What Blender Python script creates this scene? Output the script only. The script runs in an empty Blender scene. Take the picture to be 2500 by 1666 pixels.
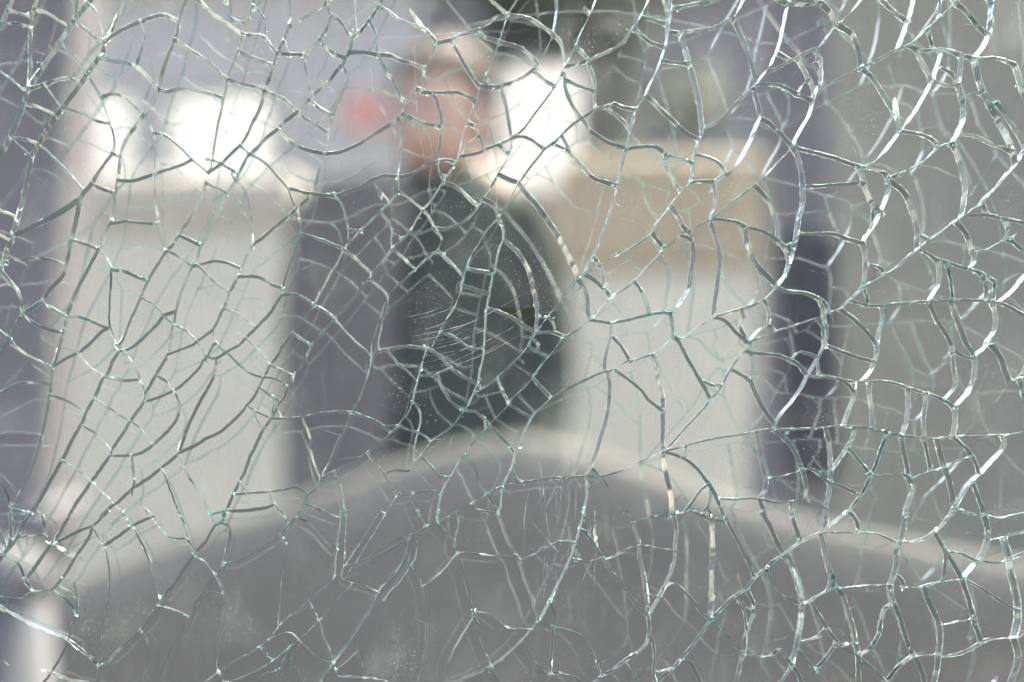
import bpy, bmesh, math, random
import numpy as np
from mathutils import Vector, Matrix
from mathutils.geometry import tessellate_polygon

random.seed(7)
rng = np.random.default_rng(7)
S = bpy.context.scene
COL = S.collection
R = math.radians

# ------------------------------------------------------------------ camera
IMG_W, IMG_H = 2500.0, 1666.0
FPX = 3472.0                                  # 50 mm lens on a 36 mm sensor, in photo pixels
FOOT = (700.0, 1580.0)                        # where the pane's normal through the lens meets the picture
D = 0.5                                       # lens to pane, metres
CAM_Z = 1.35
tx, ty = (IMG_W / 2 - FOOT[0]) / FPX, (FOOT[1] - IMG_H / 2) / FPX
pitch = math.atan(ty)
yaw = math.atan(tx / (math.cos(pitch) + ty * math.sin(pitch)))
CAM_R = Matrix.Rotation(yaw, 3, 'Z') @ Matrix.Rotation(R(90) - pitch, 3, 'X')
CAM_P = Vector((0, 0, CAM_Z))
cd = bpy.data.cameras.new('camera')
cam = bpy.data.objects.new('camera', cd)
COL.objects.link(cam)
cam.matrix_world = Matrix.Translation(CAM_P) @ CAM_R.to_4x4()
cd.lens, cd.sensor_width = 50.0, 36.0
cd.shift_x, cd.shift_y = tx * FPX / IMG_W, ty * FPX / IMG_W
cd.clip_start, cd.clip_end = 0.02, 600.0
cd.dof.use_dof = True
cd.dof.focus_distance = D + 0.002
cd.dof.aperture_fstop = 3.2
S.camera = cam

def ray(px, py):
    return CAM_R @ Vector(((px - FOOT[0]) / FPX, (FOOT[1] - py) / FPX, -1.0))

def at(px, py, y):
    v = ray(px, py)
    return CAM_P + v * (y / v.y)

# ------------------------------------------------------------------ sky, sun, exposure
SUN_EL, SUN_AZ = R(56), R(32)                 # azimuth clockwise from +Y: high beyond the glass, a little to the right
W = bpy.data.worlds.new('World')
S.world = W
W.use_nodes = True
wn = W.node_tree.nodes
sky = wn.new('ShaderNodeTexSky')
sky.sky_type = 'NISHITA'
sky.sun_disc = False
sky.sun_elevation, sky.sun_rotation = SUN_EL, SUN_AZ
sky.air_density, sky.dust_density, sky.ozone_density = 0.6, 9.0, 1.0
wn['Background'].inputs['Strength'].default_value = 0.15
W.node_tree.links.new(sky.outputs[0], wn['Background'].inputs['Color'])
sd = bpy.data.lights.new('sun', 'SUN')
sd.energy, sd.angle, sd.color = 2.6, R(0.5), (1.0, 0.95, 0.88)
sun = bpy.data.objects.new('sun', sd)
COL.objects.link(sun)
sv = Vector((math.sin(SUN_AZ) * math.cos(SUN_EL), math.cos(SUN_AZ) * math.cos(SUN_EL), math.sin(SUN_EL)))
sun.rotation_euler = sv.to_track_quat('Z', 'Y').to_euler()
sun.location = sv * 30
S.view_settings.view_transform = 'Standard'
S.view_settings.look = 'None'
S.view_settings.gamma = 1.0
S.view_settings.exposure = 2.3
S.cycles.max_bounces = 6
S.cycles.transparent_max_bounces = 26
S.cycles.glossy_bounces = 3
S.cycles.diffuse_bounces = 2
S.cycles.caustics_reflective = False
W.cycles.sampling_method = 'NONE'             # the sky is even: no light sampling of it needed

# ------------------------------------------------------------------ materials
def mat(name, build):
    m = bpy.data.materials.new(name)
    m.use_nodes = True
    nt = m.node_tree
    nt.nodes.clear()
    out = nt.nodes.new('ShaderNodeOutputMaterial')
    nt.links.new(build(nt), out.inputs['Surface'])
    return m

def N(nt, kind, **kw):
    n = nt.nodes.new('ShaderNode' + kind)
    for k, v in kw.items():
        if k in n.inputs:
            n.inputs[k].default_value = v
        else:
            setattr(n, k, v)
    return n

def coord(nt, scale=(1, 1, 1), space='Object'):
    tc = N(nt, 'TexCoord')
    mp = N(nt, 'Mapping')
    mp.inputs['Scale'].default_value = scale
    nt.links.new(tc.outputs[space], mp.inputs['Vector'])
    return mp.outputs['Vector']

def ramp(nt, fac, stops):
    r = N(nt, 'ValToRGB')
    el = r.color_ramp.elements
    while len(el) < len(stops):
        el.new(0.5)
    for e, (p, c) in zip(el, stops):
        e.position = p
        e.color = (c, c, c, 1) if isinstance(c, (int, float)) else (*c, 1)
    nt.links.new(fac, r.inputs['Fac'])
    return r.outputs['Color']

def plain(name, col, rough=0.8, var=0.18, scale=6.0, bump=0.15, spec=0.3):
    def b(nt):
        p = N(nt, 'BsdfPrincipled', Roughness=rough)
        p.inputs['Specular IOR Level'].default_value = spec
        n = N(nt, 'TexNoise', Scale=scale, Detail=8.0, Roughness=0.65)
        nt.links.new(coord(nt), n.inputs['Vector'])
        lo = tuple(c * (1 - var) for c in col)
        hi = tuple(min(1, c * (1 + var)) for c in col)
        nt.links.new(ramp(nt, n.outputs['Fac'], [(0.3, lo), (0.7, hi)]), p.inputs['Base Color'])
        bp = N(nt, 'Bump', Strength=bump, Distance=0.01)
        nt.links.new(n.outputs['Fac'], bp.inputs['Height'])
        nt.links.new(bp.outputs['Normal'], p.inputs['Normal'])
        return p.outputs['BSDF']
    return mat(name, b)

def glass_face(name, tint, dust_amount):
    """clear sheet glass: lets light through, a weak mirror, with dust and fine scuffs lying on it"""
    def b(nt):
        tr = N(nt, 'BsdfTransparent', Color=(*tint, 1))
        gl = N(nt, 'BsdfGlossy', Roughness=0.0)
        fr = N(nt, 'Fresnel', IOR=1.45)
        mx = N(nt, 'MixShader')
        nt.links.new(fr.outputs[0], mx.inputs[0])
        nt.links.new(tr.outputs[0], mx.inputs[1])
        nt.links.new(gl.outputs[0], mx.inputs[2])
        # dust: broad film, specks, drawn-out wipe marks
        film = N(nt, 'TexNoise', Scale=22.0, Detail=5.0, Roughness=0.7)
        nt.links.new(coord(nt), film.inputs['Vector'])
        filmv = ramp(nt, film.outputs['Fac'], [(0.46, 0.0), (0.75, 0.15 * dust_amount)])
        sp = N(nt, 'TexNoise', Scale=1500.0, Detail=2.0, Roughness=0.6)
        nt.links.new(coord(nt), sp.inputs['Vector'])
        area = N(nt, 'TexNoise', Scale=35.0, Detail=2.0)
        nt.links.new(coord(nt), area.inputs['Vector'])
        spv = ramp(nt, sp.outputs['Fac'], [(0.61, 0.0), (0.70, 0.8 * dust_amount)])
        arv = ramp(nt, area.outputs['Fac'], [(0.45, 0.05), (0.68, 1.0)])
        m1 = N(nt, 'Math', operation='MULTIPLY')
        nt.links.new(spv, m1.inputs[0]); nt.links.new(arv, m1.inputs[1])
        wipe = N(nt, 'TexNoise', Scale=60.0, Detail=2.0, Roughness=0.6)
        nt.links.new(coord(nt, (6.0, 0.5, 1.0)), wipe.inputs['Vector'])
        wv = ramp(nt, wipe.outputs['Fac'], [(0.55, 0.0), (0.8, 0.07 * dust_amount)])
        a1 = N(nt, 'Math', operation='ADD'); a2 = N(nt, 'Math', operation='ADD', use_clamp=True)
        nt.links.new(filmv, a1.inputs[0]); nt.links.new(m1.outputs[0], a1.inputs[1])
        nt.links.new(a1.outputs[0], a2.inputs[0]); nt.links.new(wv, a2.inputs[1])
        dm = N(nt, 'BsdfTranslucent', Color=(0.62, 0.64, 0.62, 1))
        m2 = N(nt, 'MixShader')
        nt.links.new(a2.outputs[0], m2.inputs[0])
        nt.links.new(mx.outputs[0], m2.inputs[1]); nt.links.new(dm.outputs[0], m2.inputs[2])
        return m2.outputs[0]
    return mat(name, b)

def fracture(name, clear, mirror_col=(0.96, 0.98, 0.97), bump=1.0, milk=0.0):
    """fracture wall inside the glass: a rippled mirror (total reflection) that lets part of the light through"""
    def b(nt):
        v = coord(nt, (26.0, 26.0, 850.0))
        n = N(nt, 'TexNoise', Scale=1.0, Detail=3.0, Roughness=0.55)
        nt.links.new(v, n.inputs['Vector'])
        bp = N(nt, 'Bump', Strength=bump, Distance=0.00007)
        nt.links.new(n.outputs['Fac'], bp.inputs['Height'])
        gl = N(nt, 'BsdfGlossy', Roughness=0.05, Color=(*mirror_col, 1))
        nt.links.new(bp.outputs['Normal'], gl.inputs['Normal'])
        tr = N(nt, 'BsdfTransparent', Color=(0.86, 0.93, 0.91, 1))
        big = N(nt, 'TexNoise', Scale=1.0, Detail=3.0)
        nt.links.new(coord(nt, (24.0, 24.0, 700.0)), big.inputs['Vector'])
        f = ramp(nt, big.outputs['Fac'], [(0.35, clear[0]), (0.65, clear[1])])
        mx = N(nt, 'MixShader')
        nt.links.new(f, mx.inputs[0])
        nt.links.new(gl.outputs[0], mx.inputs[1]); nt.links.new(tr.outputs[0], mx.inputs[2])
        if milk:                                   # milky scatter added to brighten the wall
            m3 = N(nt, 'MixShader', Fac=milk)
            tl = N(nt, 'BsdfTranslucent', Color=(0.8, 0.82, 0.82, 1))
            nt.links.new(mx.outputs[0], m3.inputs[1]); nt.links.new(tl.outputs[0], m3.inputs[2])
            return m3.outputs[0]
        return mx.outputs[0]
    return mat(name, b)

def green_edge(name, clear):
    """crushed lip of a crack: sea-green glass seen through its length, with glints"""
    def b(nt):
        n = N(nt, 'TexNoise', Scale=420.0, Detail=4.0, Roughness=0.7)
        nt.links.new(coord(nt), n.inputs['Vector'])
        bp = N(nt, 'Bump', Strength=1.0, Distance=0.00025)
        nt.links.new(n.outputs['Fac'], bp.inputs['Height'])
        gl = N(nt, 'BsdfGlossy', Roughness=0.12, Color=(0.85, 0.95, 0.93, 1))
        nt.links.new(bp.outputs['Normal'], gl.inputs['Normal'])
        big = N(nt, 'TexNoise', Scale=55.0, Detail=3.0)
        nt.links.new(coord(nt), big.inputs['Vector'])
        tc = ramp(nt, big.outputs['Fac'], [(0.48, (0.96, 0.98, 0.975)), (0.58, (0.6, 0.85, 0.82)), (0.66, (0.2, 0.58, 0.53))])
        tr = N(nt, 'BsdfTransparent')
        nt.links.new(tc, tr.inputs['Color'])
        mx = N(nt, 'MixShader')
        f = ramp(nt, n.outputs['Fac'], [(0.4, clear[0]), (0.6, clear[1])])
        nt.links.new(f, mx.inputs[0])
        nt.links.new(gl.outputs[0], mx.inputs[1]); nt.links.new(tr.outputs[0], mx.inputs[2])
        return mx.outputs[0]
    return mat(name, b)

def clear(name, tint, mirror):
    def b(nt):
        tr = N(nt, 'BsdfTransparent', Color=(*tint, 1))
        if not mirror:
            return tr.outputs[0]
        gl = N(nt, 'BsdfGlossy', Roughness=0.0)
        fr = N(nt, 'Fresnel', IOR=1.45)
        mx = N(nt, 'MixShader')
        nt.links.new(fr.outputs[0], mx.inputs[0]); nt.links.new(tr.outputs[0], mx.inputs[1]); nt.links.new(gl.outputs[0], mx.inputs[2])
        return mx.outputs[0]
    return mat(name, b)
M_FACE = glass_face('window_glass', (0.955, 0.975, 0.965), 1.0)
M_WALL = fracture('fracture_wall', (0.02, 0.42))
M_EDGE = green_edge('green_glass_edge', (0.35, 0.85))
M_BACK = clear('clear_glass', (0.985, 0.99, 0.987), False)
M_FACE2 = clear('reflected_window_glass', (0.98, 0.988, 0.984), False)
M_WALL2 = fracture('reflected_fracture_wall', (0.74, 0.95), milk=0.02)
M_EDGE2 = clear('reflected_glass_edge', (0.97, 0.985, 0.98), False)
def _scr(nt):
    df = N(nt, 'BsdfDiffuse', Color=(0.8, 0.82, 0.82, 1))
    tr = N(nt, 'BsdfTransparent')
    n = N(nt, 'TexNoise', Scale=260.0, Detail=4.0)
    nt.links.new(coord(nt), n.inputs['Vector'])
    mx = N(nt, 'MixShader')
    nt.links.new(ramp(nt, n.outputs['Fac'], [(0.35, 0.25), (0.65, 0.92)]), mx.inputs[0])
    nt.links.new(df.outputs[0], mx.inputs[1]); nt.links.new(tr.outputs[0], mx.inputs[2])
    return mx.outputs[0]
M_SCR = mat('scratch', _scr)

# ------------------------------------------------------------------ helpers
def tag(o, label=None, cat=None, group=None, kind=None):
    for k, v in (('label', label), ('category', cat), ('group', group), ('kind', kind)):
        if v:
            o[k] = v
    return o

def empty(name, loc=(0, 0, 0)):
    o = bpy.data.objects.new(name, None)
    o.empty_display_size = 0.1
    o.location = loc
    COL.objects.link(o)
    return o

def mesh_obj(name, verts, faces, mats, parent=None, midx=None, smooth=None):
    me = bpy.data.meshes.new(name)
    me.from_pydata([tuple(v) for v in verts], [], faces)
    for m in (mats if isinstance(mats, (list, tuple)) else [mats]):
        me.materials.append(m)
    if midx is not None:
        me.polygons.foreach_set('material_index', midx)
    if smooth is not None:
        me.polygons.foreach_set('use_smooth', smooth)
    me.update()
    o = bpy.data.objects.new(name, me)
    COL.objects.link(o)
    o.parent = parent
    return o

def adopt(o, parent):
    """parent a mesh that was built in world coordinates"""
    o.parent = parent
    if parent is not None:
        o.matrix_parent_inverse = parent.matrix_basis.inverted()
    return o

def bm_obj(name, bm, m, parent=None, bevel=0.0, seg=3, smooth=False):
    if bevel:
        bmesh.ops.bevel(bm, geom=list(bm.edges), offset=bevel, segments=seg, affect='EDGES', profile=0.5)
    me = bpy.data.meshes.new(name)
    bm.to_mesh(me); bm.free()
    me.materials.append(m)
    if smooth:
        me.polygons.foreach_set('use_smooth', [True] * len(me.polygons))
    o = bpy.data.objects.new(name, me)
    COL.objects.link(o)
    return adopt(o, parent)

# ------------------------------------------------------------------ the traced crack web
# Every crack of the photograph as (width, x, y, x, y, ...): one block for each 500 x 420 pixel field,
# in steps of 10/3.734 photo pixels from the field's corner.
WEB = {
(0, 0): [
(5,9,0,6,6,0,21),(4,32,0,28,15,26,40,26,60,25,75,24,80),(6,24,80,19,95,14,108,8,122,0,138),
(6,78,0,66,17,52,38,40,56,30,70,24,80),(6,103,22,95,36,92,46,82,60,78,66,68,80,56,96,44,112,36,126,28,140,24,157),
(3,111,0,108,10,103,22),(4,168,0,163,14,160,30,152,50,146,68,144,79,138,92,131,102,124,112,115,124,109,139,107,157),
(3,78,66,86,76,92,88,97,102,100,112,103,128,102,137,96,146,88,157),(4,95,36,106,28,118,22,130,17,148,12,161,17),
(2,129,20,131,34,128,46,124,57),(4,88,51,104,54,122,58,132,66,144,79),(3,144,79,152,82,166,79,187,83),
(3,161,35,172,43,187,53),(2,80,2,88,10,92,24,95,34),(3,94,86,103,84,114,88,122,95,131,102),
(1.5,131,104,136,112,139,121,140,138,140,157),(2.5,140,120,150,122,162,131,174,143,180,148,187,157),
(3,141,153,156,152,168,148,176,143),(3,102,138,108,141),(2.5,56,97,74,102,88,109,99,111),(1.5,41,76,48,86,54,95),
(3,24,79,38,76,50,72,62,70,72,72),(2,0,64,10,71,19,79,24,80),(2.5,57,39,66,48,76,62),(2,68,19,78,26,86,33,93,38),
(2,7,8,18,11,28,14),(3,32,7,42,10,52,16,62,22),(2,0,22,8,20,20,21,27,23),(3,22,93,34,96,48,102),
(2,8,122,16,125,30,128,40,134,50,144,62,157),(1,10,126,18,132,28,140)],
(500, 0): [
(3,44,0,40,14,35,28,30,44,24,60,20,72,17,86,12,110,8,130,5,150,4,155),(4,0,4,10,13,20,19,35,28),(2,20,0,21,12,28,18,38,19),
(2,46,5,52,13,55,18,55,32),(2.5,35,32,46,31,55,33,60,40,65,46),
(4,78,0,78,16,72,32,66,46,62,58,58,70,54,80,50,95,42,112,34,128,24,138,14,148,4,155),(3,112,0,100,8,86,17,78,22),
(3,112,0,115,12,124,18,130,28,135,32),(3,115,12,110,26,105,33,96,44,90,48),(3,66,47,78,48,90,48),(4,105,33,112,42,120,48,129,51),
(2,90,48,92,60,95,74,98,85),
(4,160,0,157,6,150,16,142,26,135,32,132,42,128,52,124,58,114,70,104,80,98,85,90,94,84,100,74,108,64,117,54,126,46,134,38,142,30,157),
(1.5,137,0,138,14,139,28),(2,158,5,168,9,178,17,187,20),(2.5,150,17,156,28,157,47),(4,132,46,146,46,158,48,170,49,178,53,187,55),
(4,160,48,164,60,172,72,178,84,183,92),(2.5,124,58,129,65,127,76,120,94,115,108,113,120,111,132,110,138,106,148,103,157),
(3.5,96,90,106,98,117,104),(3.5,86,102,94,108,104,114,113,120),(4,66,115,76,126,90,134,110,139),
(3.5,110,139,124,137,140,130,156,120,170,111,180,102,183,92,187,88),(3.5,20,73,34,75,46,78,54,81,66,86,74,90,82,98,86,102),
(4,31,45,44,51,62,58),(3,0,52,8,59,21,69),(3,0,83,8,85,17,88),(2.5,32,131,40,138,52,145,60,152,64,157),(1,0,144,6,144,14,149),
(3,16,147,24,153,31,157),(2.5,177,107,180,120,179,135,178,150,176,157),(1,72,36,77,47)],
(1000, 0): [
(4,0,5,8,16,16,26,25,37),(3.5,25,37,36,35,48,30,62,25,70,20,80,14,90,13),(2.5,76,0,84,7,90,13),
(2,97,0,92,8,90,13,86,26,82,38,77,50,72,62,65,77,62,86,58,98,53,110,49,122,46,138,44,145,36,157),
(2.5,25,37,20,48,14,62,10,72,6,80,0,88),(2.5,0,56,8,58,15,61),(3.5,38,35,46,48,52,60,60,72,65,77),
(3,65,77,76,78,86,76,98,72,110,64,117,57,122,48,128,38,132,29),(3,135,0,135,12,132,29),(3,92,10,108,15,120,22,132,29),
(3.5,63,25,70,32,83,38),(4,83,35,96,40,106,45,118,56),(4,113,61,122,70,135,78),(3,132,29,138,37,141,48,143,58),
(2.5,170,0,166,10,160,22,153,38,147,50,141,61,136,73,131,80,122,92,112,105,103,117,95,123),(2,160,4,166,10),
(3.5,142,60,152,57,164,53,176,48,187,43),(3.5,152,40,162,51,166,62,170,74,170,84,170,98),
(3,187,93,178,96,170,98,158,106,146,114,134,127,124,134,114,146,106,157),(4,142,66,144,82,150,96,158,106,166,118,178,126,187,130),
(2.5,143,71,156,78,171,82),(4,83,77,87,88,90,100,92,112,95,123),(3.5,95,123,104,123,112,126,118,131,124,134),
(3,95,123,84,129,72,134,60,139,46,142),(2,92,125,92,138,86,149,82,157),(3,82,130,90,138),
(3.5,6,79,16,82,24,87,28,98,30,108,30,122,28,138,27,146),(3,10,83,30,83,44,83,54,87,61,91),(2.5,0,105,10,110,20,113,30,114),
(2.5,53,110,60,114,63,120,66,128,69,135),(1.5,62,123,54,131,47,140),(2,27,144,34,145,43,147),(3,27,146,14,150,4,157),(2,26,146,28,157),
(3.5,139,121,144,131,148,139,156,148,166,157),(2,130,129,140,134,148,137),(1.5,69,68,76,78)],
(1500, 0): [
(2.5,32,0,27,10,22,19,16,27,8,37,0,44),(2.5,46,0,49,10,50,22,49,34,46,46,42,58,36,70,30,84,22,96,18,108,15,120,12,133,9,145,6,157),
(3,52,0,52,14,50,26),(4,51,5,62,5,74,2,88,0),(3.5,119,0,114,9,110,14,102,18,90,24,76,26,62,28,49,29),(3,25,14,36,17,50,20),
(3,19,24,28,33,38,39,48,41),(3,44,54,58,56,71,56),(6,61,28,66,42,70,56,74,70,78,86,80,98,82,114),
(5,110,14,114,24,120,38,125,52,130,68,131,75),(3.5,161,0,158,10,155,26,151,42,146,54,138,66,130,76,120,84,108,95,96,108,82,117),
(3,82,114,80,124,76,134,74,146,71,157),(4,31,86,44,99,56,110,68,121,80,126),(2.5,0,93,10,97,21,98),(2.5,0,101,8,109,16,117),
(3,187,42,176,46,164,52,154,58,144,63),(2,149,46,162,54),(3.5,131,75,150,76,160,80,172,86,183,91),
(4,187,76,183,90,180,102,174,114,168,124,164,133,154,143,146,152,142,157),
(5,128,79,132,92,134,104,130,118,124,132,116,146,108,154,104,157),(4.5,134,106,144,112,152,120,164,132),(3.5,165,133,172,135,187,139),
(5,165,133,168,140,171,150,173,157),(4,168,50,176,66,182,78,183,90),(2.5,169,84,174,74,180,70),
(3.5,12,132,28,132,40,133,48,140,48,150,52,157),(2,0,131,12,136),(1.5,48,140,62,144,75,148),(2.5,76,140,90,144,98,150,101,157),
(2.5,160,4,176,3,187,0),(3,184,44,187,52)],
(2000, 0): [
(6,5,0,12,10,18,20,28,26,34,34,38,46,40,60),(3,39,0,30,10,20,19,14,26,6,36,0,42),(3,0,43,3,56,3,70,0,84),
(2.5,2,82,14,74,26,67,40,60,52,54,64,48,74,42),(4.5,40,60,50,70,58,82,66,95,72,104,76,118),(3,70,88,74,106),
(5,88,0,85,12,82,20,79,30,74,42),(4,60,0,68,8,82,18),(2.5,125,0,118,8,110,15,98,26,88,36,80,41),
(3,74,42,86,41,92,44,106,44,116,44,132,49,146,52,164,52,180,57),(2,101,24,103,36,107,44),(5,91,44,96,56,105,72),
(4,114,44,110,58,105,72,98,86,90,100,82,111,76,118,66,132,56,143,44,150,38,151),(5,132,50,131,62,129,75),(4,128,0,138,12,148,24,158,30),
(6,160,0,159,14,158,28,152,42,146,52),(7,142,51,147,66,152,82,160,98,170,116,178,134,182,148),(1.5,134,86,152,83),
(2,105,73,118,77,129,76),(6,129,75,133,90,134,106,130,118,124,129),(2,109,60,120,64,130,73),(3.5,76,118,96,122,104,126,111,132),
(2,111,133,118,130,124,129),(2,111,133,98,145,86,152,74,157),(6,124,129,130,144,134,157),(2.5,130,121,146,124,158,130,176,136),
(6,180,57,184,68,187,80),(2.5,187,138,182,148,174,157),(4,0,138,16,143,38,151),(2,111,0,111,14),(4,38,151,40,157),(1.5,42,151,62,157)],
(0, 420): [
(6,24,0,20,18,16,36,12,48,9,60,4,72,0,84),(6,88,0,82,9,76,16,72,22,58,32,44,40,30,47,18,53,11,56),(2,64,0,70,9,76,16),
(4,107,0,105,14,102,34,100,44,94,56,90,67,84,78,76,93,68,108,62,124,58,138,54,157),
(5,72,22,68,42,64,60,60,78,58,88,54,96,44,106,38,115,28,123,20,127,14,138,8,150,5,157),(4,82,9,94,14,105,18),(4,106,6,122,6,140,5),
(2.5,140,0,140,20,143,44,146,58,149,70),(3,100,45,114,44,128,45,143,46),
(3,187,8,183,22,176,36,168,48,162,56,156,66,150,72,144,82,136,95,130,108,124,122,118,134,112,150,109,157),(4,162,56,172,60,184,66),
(3,187,60,182,68,178,80,174,86,168,100,162,116,159,130,156,144,153,157),(3,151,70,160,74,174,86),(2.5,176,83,187,82),(2,177,82,187,91),
(3.5,64,60,74,63,90,69),(2.5,90,69,96,76,100,86,100,100,99,120,99,138,102,148,105,157),(3.5,100,88,112,89,122,93,135,98),
(1.5,128,113,140,120,150,129),(4,159,126,150,129,142,138,132,148,120,157),(2.5,148,132,160,139,170,144,180,152),(3,38,115,42,120,52,126,61,130),
(3,60,130,70,131,80,133,90,138,99,141),(4,99,141,92,144,84,152,79,157),(3,0,88,8,96,14,106,18,118,19,127),(3,3,80,18,79,32,77,46,79,59,83),
(4,20,130,34,138,44,142,57,145),(2,0,143,9,148),(2,8,152,14,157),(2,0,34,15,40),(3,0,56,10,62),(2,0,102,11,101),(3,187,147,180,153,174,157)],
(500, 420): [
(3,30,0,28,5,22,16,14,30,6,46,0,58),(2,24,0,28,5),(3,0,8,10,13,20,18),(3,28,5,36,14,40,24,42,36,44,52,44,65),
(3.5,103,0,100,10,98,18,92,24,84,31,74,40,62,50,50,60,44,65,38,74,34,84,28,98,22,108,18,120,12,132,7,142,0,148),
(2.5,64,0,72,9,76,14,80,24,84,31),(3,76,14,84,15,92,18,98,18),(3.5,98,18,112,20,126,18,140,13,152,6,164,2,178,3,187,1),
(2.5,116,19,124,26,128,36,131,48,131,60,128,68),
(3,177,2,177,14,170,24,160,34,150,44,140,54,130,64,126,70,120,82,112,95,104,110,98,122,90,132,82,143,76,150,71,157),
(2.5,154,6,162,17,170,24),(1,155,8,160,20,167,27),(2.5,160,34,168,45,171,52,171,62,171,68),
(4,171,68,162,80,154,90,148,98,138,110,128,122,118,133,108,144,98,157),(3,187,54,180,60,171,68),(2,173,56,180,60),(3,127,69,138,78,146,86,153,92),
(2.5,87,55,98,58,112,63,126,70),(1.5,84,31,87,42,87,54,84,66,78,80,74,92,71,104,70,111),(1.5,75,38,87,43),(3,0,82,8,80,18,81,33,87),
(3,30,94,44,94,54,97,62,102,71,104),(2,0,90,6,97,14,103,23,108),(3.5,70,111,66,116,60,126,52,135,44,143,36,151,29,157),
(1.5,15,122,28,128,38,134,46,141),(2.5,70,111,84,111,92,115,100,120,110,126,120,131),(1.5,116,133,128,144,140,157),(2,80,146,94,157),
(2,150,96,158,103,164,108,168,114,166,124,163,136,160,150,159,157),(2.5,164,119,160,130,156,144,153,157),(3,187,92,178,100,167,110),
(2.5,171,68,180,76,187,83),(2,175,15,187,24),(2,7,142,8,150,12,157),(1,131,52,143,52)],
(1000, 420): [
(2.5,36,0,30,8,24,18,17,28,12,33,6,42,0,51),(3,30,8,38,10,48,16,56,24,63,30),(3,81,0,76,9,70,20,66,25,60,34,52,42,42,48,32,51,22,50,12,54,0,56),
(2.5,105,0,100,8,94,20,88,30,83,38,80,42,72,50,64,62,58,72,54,84,51,92,48,100),
(6,81,0,92,5,100,8,108,18,120,32,130,46,140,62,147,76,153,88,155,97),(4,67,23,76,27,80,32,82,40),
(2.5,81,41,86,50,86,60,82,72,79,88,76,98,74,110,72,120,70,136,69,157),(5,86,60,96,68,104,77,110,88,113,100,116,114,118,128,117,144),
(4,53,87,64,89,79,92),(4,48,104,60,106,75,110),(3,48,100,48,106,44,116,38,126,32,136,28,144,22,157),(2,0,23,8,30,14,35,20,43,23,51),
(3,23,50,28,56,30,60,26,70),(2.5,26,70,16,78,4,89,0,93),(2.5,26,70,34,78,42,86,49,94),(3.5,71,123,84,127,98,134,108,141,116,147),
(2.5,187,75,176,82,166,88,160,92,155,97,146,107,136,119,126,132,117,144,113,150,108,157),(2.5,187,25,182,42,176,58,170,72,164,84,160,92),
(4,162,0,170,5,187,10),(4,155,97,161,106,164,118,164,128,165,134),(4,161,91,174,101,184,113),(2.5,165,134,156,141,148,146,142,149,136,157),
(2.5,116,147,126,145,134,146,142,149),(2,118,131,128,132,132,138,134,146),(2.5,165,134,178,136,187,137),(1,168,133,176,122,184,113),
(2,168,76,174,83,177,92,178,104),(2,184,113,190,110),(3,28,144,40,149,52,157),(2,183,137,184,150,183,157),(2,0,82,6,88),(2,113,150,119,157)],
(1500, 420): [
(2,6,0,4,10,2,20,0,26),(4,50,0,56,8,62,16),(2.5,72,0,70,8,64,14,58,21,52,30,46,38,40,46,36,54),(3,70,8,80,7,91,7,98,3,106,0),
(2,36,54,28,60,16,68,6,73,0,75),(2.5,142,0,132,8,120,17,108,26,98,34,90,40,86,43,78,47,71,52,64,54,54,62,44,71,32,84,20,97,10,105,0,112),
(4,91,7,94,20,93,30,90,40),(5,53,29,60,40,64,48,71,54,73,64,74,76,72,90,70,104,64,116,58,124,53,127),(4,36,54,40,60,47,68),
(5,87,42,92,54,96,66,98,80,97,94,95,108,93,122,92,131),(3.5,89,41,104,43,114,45,122,49,134,52,146,58,156,66,166,72),
(4.5,129,10,138,20,145,32,150,46,151,61),(6,172,0,174,14,174,28,170,44,168,58,166,68,162,82,156,96,150,104),
(6,121,49,123,62,128,76,136,88,146,98,150,104),(2,154,65,168,63),(3,158,67,160,82,158,94),(3,174,12,187,12),(2,169,55,187,55),
(2.5,150,104,142,112,132,118,120,123,108,126,92,131),(3.5,150,104,160,108,174,109,187,115),(3.5,19,98,26,108,31,120,33,129),
(2.5,0,136,16,133,32,129,44,127,53,127),(4,51,127,54,136,55,149),(2,55,149,62,151,72,144,84,136,92,131),(4,92,131,102,134,110,143,120,154),
(4,118,124,120,134,116,140,120,148,122,154),(3,138,116,142,126,142,136,136,142,124,154),(2,187,132,176,135,164,139,152,143,140,148,124,154),
(3,141,137,149,145),(3,55,149,46,157),(3,57,150,64,157),(2,0,150,8,157),(2,61,56,73,62)],
(2000, 420): [
(5,40,0,44,14,49,26,52,30,60,37),(5,80,0,70,2,65,4,65,14,62,26,58,36,52,48,46,56,42,62),(2.5,51,29,50,42,48,54),(3.5,0,11,18,10,42,8),
(4,0,55,14,55,28,60,42,66),(5,42,62,44,76,44,90,42,103),
(2.5,174,0,164,12,154,22,144,32,132,39,124,45,114,52,104,60,93,68,86,74,74,85,62,92,50,99,42,103,36,110,28,117,21,124,10,127,6,130),
(5,132,0,135,14,134,28,132,39),(6,66,6,78,15,84,25,88,38,92,52,93,68),(2,92,56,103,61),(3.5,132,39,154,38,168,41,187,45),
(3,173,42,174,50,172,60),(1,142,73,156,69,166,63,180,56),(5,127,43,136,56,140,66,144,76,143,83,138,88),
(2.5,90,70,102,75,110,79,120,82,132,86,146,90,156,95,162,99),(5,110,79,112,92,110,104,104,117),(4,150,91,154,102,154,116),(1.5,161,99,159,117),
(4,187,97,182,104,174,112,166,118),(2.5,30,116,38,119,54,121,72,119,90,118,104,117,120,116,140,116,158,117,166,118),(5,60,120,60,134,56,148,56,157),
(4,21,124,34,134,44,144,54,156),(4,100,117,108,132,118,148,123,157),(7,123,116,128,132,134,148,138,157),(5,162,118,163,132,162,144,156,153,154,157),
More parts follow.
